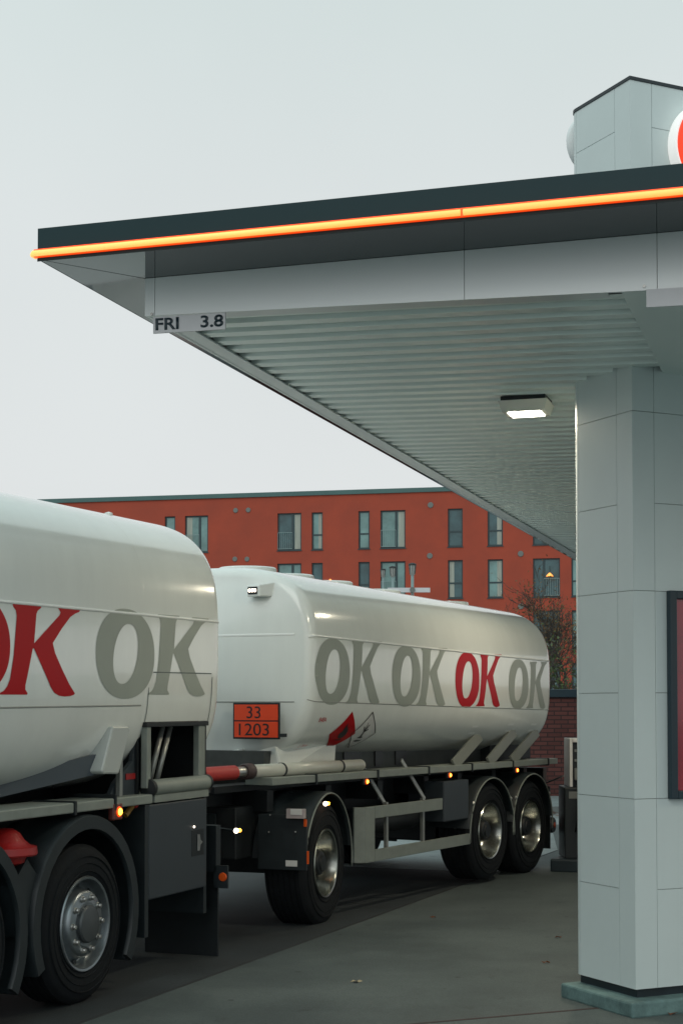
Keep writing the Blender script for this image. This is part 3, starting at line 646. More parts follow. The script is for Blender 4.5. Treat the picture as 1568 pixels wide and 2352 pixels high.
# ================================================================= TANK VEHICLES
class Tank:
    """rounded-box tank running along local x; w = local y (0 = side nearest the photographer's right)"""
    def __init__(s, s0, s1, zc0, hh, tilt, n=2.7, hw=1.25, r0=.25, r1=.25, dome=.10, m=None):
        s.s0, s.s1, s.zc0, s.hh, s.tilt, s.n, s.hw, s.r0, s.r1, s.dome = s0, s1, zc0, hh, tilt, n, hw, r0, r1, dome
        s.m = m or n
    def inset(s, x):
        i = 0
        e = x - s.s0
        if s.r0 and e < s.r0: i = s.r0*(1-math.sqrt(max(0, 1-((s.r0-e)/s.r0)**2)))
        e = s.s1 - x
        if s.r1 and e < s.r1: i = max(i, s.r1*(1-math.sqrt(max(0, 1-((s.r1-e)/s.r1)**2))))
        return i
    def ring(s, x, off=0.0, K=1.0, seg=216, ins=None):
        i = s.inset(x) if ins is None else ins; a = (s.hw-i+off)*K; b = (s.hh-i+off)*K; zc_ = s.zc0 - s.tilt*x; out = []
        for k in range(seg):
            t = 2*PI*k/seg; c, q = math.cos(t), math.sin(t)
            y = a*math.copysign(abs(c)**(2/s.n), c); z = b*math.copysign(abs(q)**(2/s.m), q)
            out.append((x, s.hw + y, zc_ + z))
        return out
    def lat(s, x, z, off=0.0):   # near-side surface at (x, z)
        i = s.inset(x); a = s.hw-i+off; b = s.hh-i+off; q = min(1, abs((z-(s.zc0-s.tilt*x))/b))
        return s.hw - a*(1-q**s.m)**(1/s.n)
    def stations(s, xa, xb):
        st = set([xa, xb]); n = 10
        if s.r1: st.add(s.s1-s.r1-.03)
        if s.r0: st |= {s.s0 + s.r0*(1-math.cos(PI/2*k/n)) for k in range(n+1)}
        if s.r1: st |= {s.s1 - s.r1*(1-math.cos(PI/2*k/n)) for k in range(n+1)}
        x = s.s0+s.r0+.3
        while x < s.s1-s.r1-.2: st.add(x); x += .5
        return sorted(v for v in st if xa-1e-6 <= v <= xb+1e-6)
    def shell(s, xa=None, xb=None, cap0=True, cap1=True, off=0.0):
        bm = BM(); xa = s.s0 if xa is None else xa; xb = s.s1 if xb is None else xb; rs = []
        def capring(x, j, d):
            bb = s.ring(x, off, 1.0); zc_ = s.zc0-s.tilt*x; f = 1-j
            return [(x + d*s.dome*(1-f*f), s.hw+(p[1]-s.hw)*f, zc_+(p[2]-zc_)*f) for p in bb]
        js = (.985, .9, .8, .65, .5, .35, .2, .08)
        if cap0: rs += [capring(xa, j, -1) for j in js]
        rs += [s.ring(x, off) for x in s.stations(xa, xb)]
        if cap1: rs += [capring(xb, j, 1) for j in reversed(js)]
        vr = [[bm.verts.new(p) for p in r] for r in rs]
        for a, b in zip(vr, vr[1:]):
            n = len(a)
            for k in range(n): bm.faces.new((a[k], a[(k+1) % n], b[(k+1) % n], b[k]))
        bm.faces.new(vr[0]); bm.faces.new(vr[-1]); return bm
    def band(s, xa, xb, zrel, h, off=.004, thick=True, step=.15):   # thin horizontal strip on near side, zrel = height above tank axis
        bm = BM(); n = max(1, int((xb-xa)/step)); sts = sorted(set([xa+(xb-xa)*i/n for i in range(n+1)] + [x for x in s.stations(xa, xb)])); prev = None
        for x in sts:
            z = s.zc0 - s.tilt*x + zrel*(s.hh-s.inset(x))/s.hh
            cur = [bm.verts.new((x, s.lat(x, zz, o_), zz)) for zz, o_ in ((z-h/2, -.002), (z-h*.35, off), (z+h*.35, off), (z+h/2, -.002))]
            if prev:
                for i in range(3): bm.faces.new((prev[i], prev[i+1], cur[i+1], cur[i]))
            prev = cur
        return bm
    def wrap(s, bm, off=.004, arc_from=None):
        """bm in (x, z) -> laid on the near side. arc_from: z from which y means distance down the curved skin"""
        if arc_from is not None:
            tab = []; z = arc_from; d = 0; x0 = sum(v.co.x for v in bm.verts)/len(bm.verts); pw = s.lat(x0, z)
            while z > s.zc0 - s.hh*.98:
                tab.append((d, z)); z2 = z-.004; w2 = s.lat(x0, z2); d += math.hypot(.004, w2-pw); pw = w2; z = z2
            def zz(t):
                for (d0, z0), (d1, z1) in zip(tab, tab[1:]):
                    if t <= d1: return z0 + (z1-z0)*(t-d0)/(d1-d0)
                return tab[-1][1]
        for v in bm.verts:
            x, y = v.co.x, v.co.y
            z = zz(-y) if arc_from is not None else y
            v.co = Vector((x, s.lat(x, z, off), z))
        return bm

KG = [(80,797),(262,809),(256,824),(236,842),(228,862),(213,1055),(300,955),(372,872),(380,852),(372,836),(362,820),(502,832),(497,848),(470,860),(440,882),(385,960),(330,1052),(345,1118),(390,1225),(435,1318),(474,1380),(468,1388),(445,1397),(410,1400),(375,1394),(345,1375),(322,1340),(268,1215),(212,1085),(204,1090),(182,1215),(162,1325),(162,1355),(178,1378),(176,1388),(-2,1388),(4,1378),(30,1362),(48,1335),(64,1290),(86,1130),(96,1000),(105,872),(100,840),(84,815)]
def glyphK():
    pts = [TR.w0(x/1.568/1.742, (1900+y/1.568)/1.742) for x, y in KG]
    return flat_fill([pts])
def glyphO():
    out = [(.5+.5*math.copysign(abs(math.cos(t))**.92, math.cos(t)), .5+.5*math.copysign(abs(math.sin(t))**.92, math.sin(t))) for t in [2*PI*k/64 for k in range(64)]]
    inn = []
    for k in range(64):
        t = 2*PI*k/64; y = .335*math.sin(t); inn.append((.495+.205*math.copysign(abs(math.cos(t))**.9, math.cos(t))+.17*y, .5+y))
    return flat_fill([out, inn[::-1]])
def lay(tank, glyph, x0, x1, z0, z1, parent, m, name='letter', off=.0028):
    b = glyph; fit(b, x0, x1, z0, z1); dice(b, .05, .02); tank.wrap(b, off); return obj(name, b, m, parent, smooth=True)

def wheel_tyre(R, W, rim):
    bm = BM(); h = W/2
    pf = [(rim*.97, .03), (rim, .012), (rim+.01, .004), (rim+.05, -.004), (R-.10, -.006), (R-.045, .006), (R-.018, .022), (R-.004, .045)]
    lathe(bm, pf, (0,0,0), 'Y', 72)
    y = .045
    while y < W-.045:                        # tread ribs and grooves
        e = min(y+.05, W-.045); lathe(bm, [(R-.004, y), (R, y+.004), (R, e-.010), (R-.012, e-.008), (R-.012, e-.001), (R-.004, e)], (0,0,0), 'Y', 72); y = e
    lathe(bm, [(R-.004, W-.045), (R-.045, W-.006), (R-.12, W), (rim, W-.01), (rim*.97, W-.03)], (0,0,0), 'Y', 72)
    for rr_ in (R-.075, R-.12, rim+.035): lathe(bm, [(rr_+.004, -.0035), (rr_, -.011), (rr_-.004, -.0035)], (0,0,0), 'Y', 72)
    return bm
def ring_at(n, r, a0=0): return [(r*math.cos(2*PI*i/n+a0), r*math.sin(2*PI*i/n+a0)) for i in range(n)]
def make_wheel(parent, x, y, z, rz, W, deep, R=.505, rimr=.30):
    """wheel as part; tyre, rim, hub, nuts, holes are sub-parts laid around its own origin"""
    tb_ = wheel_tyre(R, W, rimr); ty = obj('wheel', tb_, tyrem, parent, auto=35)
    ty.location = (x, y, z); ty.rotation_euler = (0, 0, rz)
    if deep:
        b = BM(); lathe(b, [(rimr*.97,.035),(rimr+.004,.0),(rimr-.002,-.009),(rimr-.016,-.006),(rimr-.024,.012),(rimr-.030,.05),(rimr-.045,.10),(rimr-.055,.16),(rimr-.07,.185),(.215,.20),(.12,.205),(.12,.15)], (0,0,0), 'Y', 64)
        obj('rim', b, chrome, ty, auto=35)
        b = BM()
        for px_, pz_ in ring_at(10, .212, .3): lathe(b, [(.027,.196),(.024,.193),(.001,.1925)], (px_,0,pz_), 'Y', 14)
        obj('hole', b, blackp, ty)
        b = BM(); lathe(b, [(.135,.20),(.13,.14),(.115,.12),(.112,.06),(.10,.04),(.075,.035),(.07,.02),(.001,.018)], (0,0,0), 'Y', 32); obj('hub', b, chassis, ty, auto=35)
        for px_, pz_ in ring_at(10, .168): b = BM(); lathe(b, [(.018,.20),(.018,.175),(.014,.165),(.001,.165)], (px_,0,pz_), 'Y', 6); obj('nut', b, steel, ty)
    else:
        b = BM(); lathe(b, [(rimr*.97,.035),(rimr+.004,.0),(rimr-.002,-.009),(rimr-.016,-.006),(rimr-.022,.012),(rimr-.030,.045),(rimr-.045,.07),(.240,.078),(.222,.05),(.214,.012),(.205,-.002),(.192,-.008),(.150,-.008),(.143,-.012),(.138,-.012),(.1,-.012)], (0,0,0), 'Y', 64)
        obj('rim', b, chrome2, ty, auto=35)
        b = BM()
        for px_, pz_ in ring_at(10, .246, .25): lathe(b, [(.022,.069),(.020,.0655),(.001,.065)], (px_,0,pz_), 'Y', 14)
        obj('hole', b, blackp, ty)
        for px_, pz_ in ring_at(10, .170): b = BM(); lathe(b, [(.021,-.007),(.021,-.013),(.016,-.016),(.016,-.030),(.013,-.036),(.001,-.037)], (px_,0,pz_), 'Y', 16); obj('nut', b, steel, ty, auto=30)
        b = BM(); lathe(b, [(.118,-.006),(.120,-.030),(.112,-.040),(.10,-.043),(.001,-.046)], (0,0,0), 'Y', 48); obj('hub_cap', b, cabgrey2, ty, auto=30)
    return ty
chrome2 = mat('brushed_aluminium_rim', (.27, .30, .32), .38, .95, var=.1, scale=12)
cabgrey2 = mat('hub_grey', (.09, .10, .105), .42, .5, var=.1)
def arch(parent, x, z, y0, y1, R, a0, a1, m, th=.03, name='mudguard', rz=0, yo=0, ext=0.0):
    bm = BM(); n = 26; ring = []
    for i in range(n+1):
        t = math.radians(a0+(a1-a0)*i/n); c, s_ = math.cos(t), math.sin(t)
        ring.append([bm.verts.new((r*c, y, r*s_)) for r, y in ((R, y0+.012), (R+.006, y0), (R+th, y0), (R+th+.01, y0+.02), (R+th+.01, y1), (R+th-.005, y1), (R+th-.005, y0+.03), (R, y0+.03))])
    for a, b in zip(ring, ring[1:]):
        for k in range(8): bm.faces.new((a[k], a[(k+1) % 8], b[(k+1) % 8], b[k]))
    bm.faces.new(ring[0]); bm.faces.new(ring[-1][::-1])
    o = obj(name, bm, m, parent, auto=40); o.location = (x, yo, z); o.rotation_euler = (0, 0, rz); return o
def arch_edge(parent, x, z, y, R, a0, a1, m, rz=0, yo=0, r=.0075):
    bm = BM(); pts = [(R*math.cos(math.radians(a0+(a1-a0)*i/40)), y, R*math.sin(math.radians(a0+(a1-a0)*i/40))) for i in range(41)]
    tube(bm, pts, r, 8); o = obj('trim', bm, m, parent, smooth=True); o.location = (x, yo, z); o.rotation_euler = (0, 0, rz); return o
def marker(parent, x, z, y=-.0, lens=orangelens, r=.017):
    b = BM(); box(b, x-.05, x+.05, y-.012, y+.02, z-.03, z+.03); h = obj('side_marker', b, blackp, parent, bevel=.006)
    b = BM(); lathe(b, [(.026, y-.013), (.024, y-.020), (.001, y-.022)], (x,0,z), 'Y', 18); obj('lens_rim', b, orangeglow, h)
    b = BM(); lathe(b, [(r, y-.0215), (r*.8, y-.028), (.001, y-.030)], (x,0,z), 'Y', 16); obj('lens', b, lens, h); return h
def stalk_lamp(parent, p, root, flip=1, sx_=1):
    b = BM(); pts = [Vector(root), (Vector(root)*.5+Vector(p)*.5)+Vector((0,0,-.03)), Vector(p)]; tube(b, pts, .010, 8); st = obj('marker_stalk', b, blackp, parent, smooth=True)
    b = BM(); bmesh.ops.create_uvsphere(b, u_segments=12, v_segments=8, radius=.021, matrix=Matrix.Translation(Vector(p)+Vector((0,-.01,0)))); obj('white_lens', b, whitelens, st, smooth=True)
    b = BM(); bmesh.ops.create_uvsphere(b, u_segments=12, v_segments=8, radius=.015, matrix=Matrix.Translation(Vector(p)+Vector((.05,-.01,0)))); obj('orange_lens', b, orangelens, st, smooth=True)

# ----------------------------------------------------------------- TRAILER
tl = thing('tank_trailer', 'white fuel tank trailer behind the truck, with four OK marks, one of them red', 'tank trailer', TL.o, TL.a)
def tq(px, py, w=0.0): return TL.w0(px, py, w)
send = tq(1262, 1550)[0]; sbeg = tq(712, 1530)[0]
zu = tq(712, 1460)[1]; zl = tq(712, 1612)[1]
T = Tank(sbeg+.03, send+.17, 2.27, .87, .0159, n=3.4, m=3.3, r0=.11, r1=.22, dome=.12)
obj('tank', T.shell(), tankwhite, tl, smooth=True)
zax = T.zc0
bu = obj('seam', T.band(T.s0+.02, T.s1-.05, zu-zax, .022, .006), seamw, tl, smooth=True)
bu = obj('seam', T.band(T.s0+.02, T.s1-.05, zl-zax, .010, .0035), seamm, tl, smooth=True)
# front bulkhead seams
def front_band(zz, h, m, ww=(.12, 2.38)):
    bm = BM(); prev = None; x = T.s0
    for i in range(31):
        w_ = ww[0]+(ww[1]-ww[0])*i/30
        f = lambda z: (max(abs(w_-T.hw)/(T.hw-T.r0), 1e-3)**T.n + max(abs(z-(T.zc0-T.tilt*x))/(T.hh-T.r0), 1e-3)**T.m)**(1/((T.n+T.m)/2))
        cur = []
        for z, o_ in ((zz-h/2, .002), (zz, -.007), (zz+h/2, .002)):
            q = min(1, f(z)); cur.append(bm.verts.new((x - T.dome*(1-q*q) + o_, w_, z)))
        if prev: bm.faces.new((prev[0], prev[1], cur[1], cur[0])); bm.faces.new((prev[1], prev[2], cur[2], cur[1]))
        prev = cur
    obj('seam', bm, m, tl, smooth=True)
front_band(zu+.015, .03, seamw, (.17, 2.3)); front_band(zl, .012, seamm, (.17, 2.3))
# letters
LT = [((724.5,802.8),(795.9,877.6),1466,1619,1470,1618,lettergrey), ((900,965),(957,1027.6),1482.8,1623,1486,1621.5,lettergrey), ((1045,1100),(1094,1152),1497.8,1625.3,1501,1624,letterred), ((1167.6,1212.7),(1209.6,1255.6),1514,1629,1519,1628,lettergrey)]
K0 = glyphK(); O0 = glyphO()
for (ox0,ox1),(kx0,kx1),oy0,oy1,ky0,ky1,m_ in LT:
    xa, za = tq(ox0, oy1); xb, _ = tq(ox1, oy1); _, zb = tq((ox0+ox1)/2, oy0); _, za = tq((ox0+ox1)/2, oy1)
    lay(T, O0.copy(), xa, xb, za, zb, tl, m_, 'letter_o')
    xa, _ = tq(kx0, ky1); xb, _ = tq(kx1, ky1); _, zb = tq((kx0+kx1)/2, ky0+ (ky1-ky0)*.0); _, za = tq((kx0+kx1)/2, ky1)
    lay(T, K0.copy(), xa, xb, za, zb, tl, m_, 'letter_k')
# hazard diamonds, laid on the curved underside flank
def diamond(cx, side, m_, border=False, inner=None):
    R_ = side/math.sqrt(2)
    loops = [[(cx-R_,0),(cx,-R_),(cx+R_,0),(cx,R_)]]
    if border: r2 = R_*.94; loops.append([(cx-r2,0),(cx,r2),(cx+r2,0),(cx,-r2)])
    return flat_fill(loops)
ztopd = tq(811, 1634)[1]; sd1 = tq(812, 1634)[0]+.03; sd2 = tq(856.5, 1634)[0]+.045
def put(bm, cy, m_, name, off, par=None):
    for v in bm.verts: v.co.y += cy
    dice(bm, .03, .02); T.wrap(bm, off, arc_from=ztopd); return obj(name, bm, m_, par or tl, smooth=True)
SD = .33; RD = SD/math.sqrt(2)
flame = [(0,-.10),(-.05,-.085),(-.075,-.04),(-.06,.0),(-.045,-.02),(-.04,.04),(-.01,.11),(.0,.07),(.02,.03),(.04,.06),(.05,.0),(.062,.02),(.072,-.04),(.05,-.085)]
dm = put(diamond(sd1, SD, None), -RD, letterred, 'hazard_diamond', .004)
put(flat_fill([[(sd1+x*.9, y*.9+.03) for x, y in flame]]), -RD, ink, 'flame_symbol', .0065, dm)
put(flat_fill([[(sd1-.055,-.085),(sd1+.055,-.085),(sd1+.055,-.07),(sd1-.055,-.07)]]), -RD, ink, 'flame_symbol', .0065, dm)
dm = put(diamond(sd2, SD, None), -RD, whitepl, 'hazard_diamond', .0036)
put(diamond(sd2, SD*.99, None, True), -RD, ink, 'border', .0065, dm)
treep = [(-.012,-.055),(-.008,.0),(-.05,.05),(-.042,.055),(-.006,.02),(-.012,.09),(-.004,.092),(.002,.03),(.03,.075),(.037,.07),(.008,.015),(.05,.03),(.052,.022),(.008,-.005),(.012,-.055),(.05,-.06),(.02,-.075),(-.05,-.07)]
put(flat_fill([[(sd2-.01+x*1.1, y*1.1+.02) for x, y in treep]]), -RD, ink, 'dead_tree_symbol', .0065, dm)
put(flat_fill([[(sd2-.075,-.10),(sd2-.03,-.085),(sd2+.035,-.092),(sd2+.06,-.08),(sd2+.055,-.105),(sd2-.02,-.115)]]), -RD, ink, 'fish_symbol', .0065, dm)
# small red inspection text
sa = tq(759, 1660)[0]
for k, (tx, yy) in enumerate((('848A', -.10), ('L.TRW', -.42), ('LCPOR', -.50))):
    b = flat_fill(None, tx, .1); fit(b, sa-.10, sa+.03, yy, yy+.045)
    b2 = b; put(b2, 0, letterred, 'lettering', .004)
# orange number plate on the front bulkhead
sp_ = T.s0-T.dome-.015
wa, z1_ = TL.s0(644, 1614, sp_); wb, z0_ = TL.s0(537, 1697, sp_)
b = BM(); box(b, sp_-.014, sp_, wa, wb, z0_, z1_); kp = obj('number_plate', b, blackp, tl, bevel=.004)
zm2 = (z0_+z1_)/2
b = BM(); box(b, sp_-.017, sp_-.0135, wa+.016, wb-.016, zm2+.006, z1_-.016); box(b, sp_-.017, sp_-.0135, wa+.016, wb-.016, z0_+.016, zm2-.006); obj('orange_panel', b, orangeplate, kp)
def digits(tx, wl, wr, za, zb):
    b = flat_fill(None, tx, .1, bold=.0); fit(b, 0, 1, 0, 1)
    for v in b.verts: v.co = Vector((sp_-.0185, wl+(wr-wl)*v.co.x, za+(zb-za)*v.co.y))
    o = obj('digits', b, ink, kp); md = o.modifiers.new('s', 'SOLIDIFY'); md.thickness = .0012; return o
HT = (z1_-z0_)
digits('33', wa+(wb-wa)*.70, wa+(wb-wa)*.40, z0_+HT*.57, z0_+HT*.90)
digits('1203', wa+(wb-wa)*.865, wa+(wb-wa)*.22, z0_+HT*.10, z0_+HT*.43)
b = BM(); box(b, sp_-.012, sp_+.06, wa-.03, wa-.001, z0_+.02, z0_+.05); obj('latch', b, blackp, kp)
# work lamp on the front
wl_, zl_ = TL.s0(590, 1356, T.s0-.12)
b = BM(); hexa(b, [(T.s0-.13,wl_-.03,zl_-.055),(T.s0+.02,wl_-.11,zl_-.05),(T.s0+.02,wl_+.1,zl_-.05),(T.s0-.13,wl_+.10,zl_-.055),(T.s0-.13,wl_-.03,zl_+.05),(T.s0+.02,wl_-.11,zl_+.08),(T.s0+.02,wl_+.1,zl_+.06),(T.s0-.13,wl_+.10,zl_+.05)])
hl = obj('work_lamp', b, tankwhite, tl, bevel=.012)
b = BM(); box(b, T.s0-.139, T.s0-.129, wl_-.012, wl_+.085, zl_-.034, zl_+.032); obj('rim', b, blackp, hl, bevel=.008)
for k in range(3):
    b = BM(); lathe(b, [(.016, 0), (.013, -.006), (.001, -.008)], (T.s0-.139, wl_+.01+.027*k, zl_), 'X', 14); obj('lens', b, whitelens, hl)
# manhole lids on the roof
for px_, py_ in ((530,1292), (688,1318), (775,1334), (870,1354), (992,1383)):
    d = ray(px_, py_)
    # where the ray meets the tank crown plane
    t_ = (T.zc0+T.hh-.03*0-CAMZ-.0159*0)/d.z if d.z else 14
    for _ in range(8):
        q = TL.loc((d.x*t_, d.y*t_, 0)); zt_r = T.zc0 - T.tilt*q.x + T.hh + .03; t_ = (zt_r-CAMZ)/d.z
    x_ = q.x; y_ = .95
    zr = T.zc0 - T.tilt*x_ + T.hh*(1-(abs(y_-T.hw)/T.hw)**T.n)**(1/T.m)
    x_ = min(max(x_, T.s0+.45), T.s1-.4)
    b = BM(); lathe(b, [(.27, zr-.06), (.27, zr+.012), (.255, zr+.024), (.001, zr+.026)], (x_, y_, 0), 'Z', 36); lathe(b, [(.03, zr+.02), (.03, zr+.045), (.001, zr+.05)], (x_+.1, y_, 0), 'Z', 12); obj('manhole', b, tankwhite, tl, auto=35)
b = BM(); tube(b, [(T.s0+.15, .62, T.zc0+T.hh*.93), (T.s0+1.2, .62, T.zc0+T.hh*.93-.02)], .03, 10)
obj('roof_rail', b, alup, tl, smooth=True)
# ledge rail along the side
sr0, zr0 = tq(622, 1795); sr1, zr1 = tq(1279, 1747)
cuts = [sr0] + [tq(x_, 1780)[0] for x_ in (724.6, 866, 983, 1082, 1176, 1257)] + [sr1]
b = BM()
def rz_(x): return zr0+(zr1-zr0)*(x-sr0)/(sr1-sr0)
for xa, xb in zip(cuts, cuts[1:]):
    hexa(b, [(xa+.012,-.01,rz_(xa)-.035),(xb-.012,-.01,rz_(xb)-.035),(xb-.012,.26,rz_(xb)-.035),(xa+.012,.26,rz_(xa)-.035),(xa+.012,-.01,rz_(xa)+.03),(xb-.012,-.01,rz_(xb)+.03),(xb-.012,.26,rz_(xb)+.03),(xa+.012,.26,rz_(xa)+.03)])
obj('side_ledge', b, alup, tl, bevel=.006)
for x in cuts[1:-1]: b = BM(); box(b, x-.02, x+.004, -.02, .25, rz_(x)-.05, rz_(x)+.038); obj('ledge_strap', b, blackp, tl)
strutm = mat('strut_grey', (.15, .16, .14), .45, var=.1)
# struts up to the tank
for (ax, ay, bx, by, hx, hy) in ((1047.8,1753,1100,1690,1105,1669), (1127,1745,1180,1680,1184,1664), (1180,1738,1232,1680,1236,1664)):
    x0_, _ = tq(ax, ay); x1_, z1s = tq(bx, by); z0s = rz_(x0_)+.03
    w1_ = T.lat(x1_, z1s)
    for _ in range(5): x1_, z1s = tq(bx, by, w1_); w1_ = T.lat(x1_, z1s)
    b = BM(); bar(b, (x0_, .03, z0s), (x1_, w1_-.002, z1s), .115, .03, (1,0,0)); s_o = obj('strut', b, strutm, tl, bevel=.006)
    x1_, hz = tq(hx, hy)
    for dz in (0, -.07):
        b = BM(); bm2 = flat_fill([[(x1_-.08, hz+dz-.01),(x1_+.07, hz+dz-.01),(x1_+.09, hz+dz+.01),(x1_-.06, hz+dz+.01)]]); b.free(); dice(bm2, .05, .01); T.wrap(bm2, .007); obj('strut_highlight', bm2, seamw, s_o)  # pale slivers painting the small highlights at each strut head
# chassis
b = BM(); box(b, -1.2, T.s1-.05, .55, .68, .88, 1.30); box(b, -1.2, T.s1-.05, 1.82, 1.95, .88, 1.30); box(b, -1.3, T.s1, .3, 2.2, 1.18, 1.235)
for x in (-.6, .4, 1.4, 2.4, 3.2, 4.1, 5.0): box(b, x-.05, x+.05, .20, 2.3, 1.0, 1.178)
obj('chassis', b, chassis, tl)
b = BM(); box(b, -.35, T.s1-.35, .42, 2.05, 1.236, 1.50); obj('tank_cradle', b, mat('cradle_grey', (.05, .056, .054), .6, var=.3), tl)
for px_a, px_b in ((1400+178/1.65, 1400+285/1.65), (1400+380/1.65, 1400+425/1.65), (1400+512/1.65, 1400+578/1.65)):
    xa = tq(px_a/1.742, 1750)[0]; xb = tq(px_b/1.742, 1750)[0]; b = BM(); box(b, xa+.1, xb+.1, .405, .419, 1.30, 1.49); obj('opening', b, ink, tl)
b = BM(); xr = T.s1-.32; box(b, xr-.9, xr+.28, .30, 2.2, 1.24, 1.52); obj('rear_cabinet', b, chassis, tl, bevel=.01)
b = BM(); box(b, T.s1-.02, T.s1+.08, .15, 2.35, .98, 1.16); obj('rear_beam', b, chassis, tl)
# wheels and running gear; the front axle turns with the drawbar
DA = math.radians(-6.5)*-1
rzd = (PI/2-math.radians(19.0)) - TL.a
sm = tq(1124.4, 1901)[0]; sr = tq(1217.6, 1901)[0]
make_wheel(tl, 0, 0, .505, rzd, .385, True, .540, .30).location = (0, 0, .52)
for x_, dz in ((sm, .03), (sr, .0)):
    make_wheel(tl, x_, 0, .525+dz, 0, .385, True, .525, .30)
for x_, dz in ((sm, .03), (sr, 0)):
    w_ = make_wheel(tl, x_, 2.5, .525+dz, PI, .385, True, .525, .30)
w_ = make_wheel(tl, -math.sin(rzd)*2.45, math.cos(rzd)*2.45, .515, rzd+PI, .385, True, .530, .30)
for x_ in (sm, sr):
    arch(tl, x_, .535, -.03, .42, .575, 8, 172, fenderm, .022); arch_edge(tl, x_, .535, -.036, .585, -6, 186, alup)
    b = BM()
    for a_ in (35, 145):
        lathe(b, [(.001,-.05),(.012,-.045),(.02,-.03)], (x_+.60*math.cos(math.radians(a_)), 0, .535+.6*math.sin(math.radians(a_))), 'Y', 10)
    obj('bolt', b, steel, tl)
arch(tl, 0, .52, -.03, .44, .60, 10, 172, fenderm, .02, rz=rzd); arch_edge(tl, 0, .52, -.036, .61, -8, 176, alup, rz=rzd)
b = BM(); box(b, sm-.3, sr+.3, .5, 2.0, .45, .9); box(b, sm-.06, sm+.06, .3, 2.2, .42, .56); box(b, sr-.06, sr+.06, .3, 2.2, .42, .56); obj('bogie', b, chassis, tl, bevel=.01)
# turntable / dolly
dl = BM(); box(dl, -.95, .75, .45, 2.05, .62, 1.05); box(dl, -.08, .08, .3, 2.2, .42, .6); lathe(dl, [(.6,1.05),(.6,1.12),(.001,1.12)], (0,1.25,0), 'Z', 32)
for y_ in (.95, 1.55): box(dl, -1.5, -.951, y_-.08, y_+.08, .72, .92)
for y_ in (.62, 1.9): tube(dl, [(-.6, y_, .72), (.6, y_, .72)], .07, 10)
box(dl, -1.2, -.96, .70, 1.9, .40, .52); dlo = obj('dolly', dl, chassis, tl, bevel=.01); dlo.rotation_euler = (0, 0, rzd)
b = BM()
for i in range(5): tube(b, [(-1.55+.05*i, 1.0+.12*i, 1.02), (-1.25, 1.05+.1*i, .80+.02*i), (-1.0, 1.0+.1*i, .95)], .016, 8)
for i in range(4): box(b, -1.0-.002*i, -.97+.001*i, .62+.22*i, .78+.22*i, .90, 1.0)
o = obj('air_hoses', b, fenderm, tl, smooth=False); o.rotation_euler = (0, 0, rzd)
# front dark panel before the wheel, white lamp block, sticker, reflectors : in the plane across the turned dolly
DF = Frame(TL.o.x, TL.o.y, TL.a+rzd)
sP = -.66
pw0, pz1 = DF.s0(704, 1872, sP); pw1, pz0 = DF.s0(592, 1996, sP)
b = BM(); box(b, sP, sP+.03, pw0, pw1, pz0, pz1); fp = obj('mud_flap_panel', b, fenderm, tl, bevel=.004); fp.rotation_euler = (0, 0, rzd)
def onpanel(name, x0, y0, x1, y1, m_, d=.02):
    a0_, b1_ = DF.s0(x1, y0, sP-.01); a1_, b0_ = DF.s0(x0, y1, sP-.01); b = BM(); box(b, sP-d, sP-.001, a0_, a1_, b0_, b1_); return obj(name, b, m_, fp, bevel=.003)
pb_ = onpanel('lamp_block', 661, 1858, 702, 1879, pinkish, .05); onpanel('lamp_lens', 671, 1858, 697, 1871, whitepl, .056)
onpanel('sticker', 655, 1977, 682, 1990, whitepl, .004); onpanel('reflector', 697, 1882, 704, 1899, orangeref, .01); onpanel('reflector', 704, 1955, 709, 1985, orangeref, .012)
b = BM()
for px_, py_ in ((617, 1911), (678, 1911), (620, 1872)):
    a_, b__ = DF.s0(px_, py_, sP-.01); lathe(b, [(.008, -.012), (.001, -.014)], (sP+.002, a_, b__), 'X', 8)
obj('bolt', b, steel, fp)
# stalk lamps
def local3(fr, px, py, w_): s_, z_ = fr.w0(px, py, w_); return (s_, w_, z_)
p_ = local3(TL, 745, 1846, -.05); stalk_lamp(tl, p_, (p_[0]-.1, .25, p_[2]+.1))
p_ = local3(TL, 540, 1908, -.1); stalk_lamp(tl, p_, (p_[0]+.5, .7, p_[2]+.05))
p_ = local3(TL, 1297, 1780.5, -.02); stalk_lamp(tl, p_, (T.s1-.05, .35, p_[2]-.12))
# side markers
for px_, py_ in ((838.9, 1795.2), (1029.8, 1780.5), (1183.6, 1769)):
    x_, z_ = tq(px_, py_); marker(tl, x_, z_, .0)
# rear bumper end light
x_, z_ = tq(1276, 1895); b = BM(); box(b, x_-.35, x_+.02, .12, 2.3, z_-.06, z_+.06); obj('rear_bumper', b, chassis, tl, bevel=.01)
b = BM(); lathe(b, [(.001, .02), (.085, .03), (.095, .05), (.095, .12)], (x_, 0, z_), 'Y', 20); bl_ = obj('bumper_end', b, blackp, tl)
b = BM(); lathe(b, [(.001, .012), (.03, .016), (.035, .022)], (x_+.02, 0, z_), 'Y', 14); obj('reflector', b, orangeref, bl_)
for ya_, yb__ in ((.03, .42), (2.05, 2.45)): b = BM(); box(b, sr+.66, sr+.68, ya_, yb__, .22, .95); obj('mud_flap', b, blackp, tl)
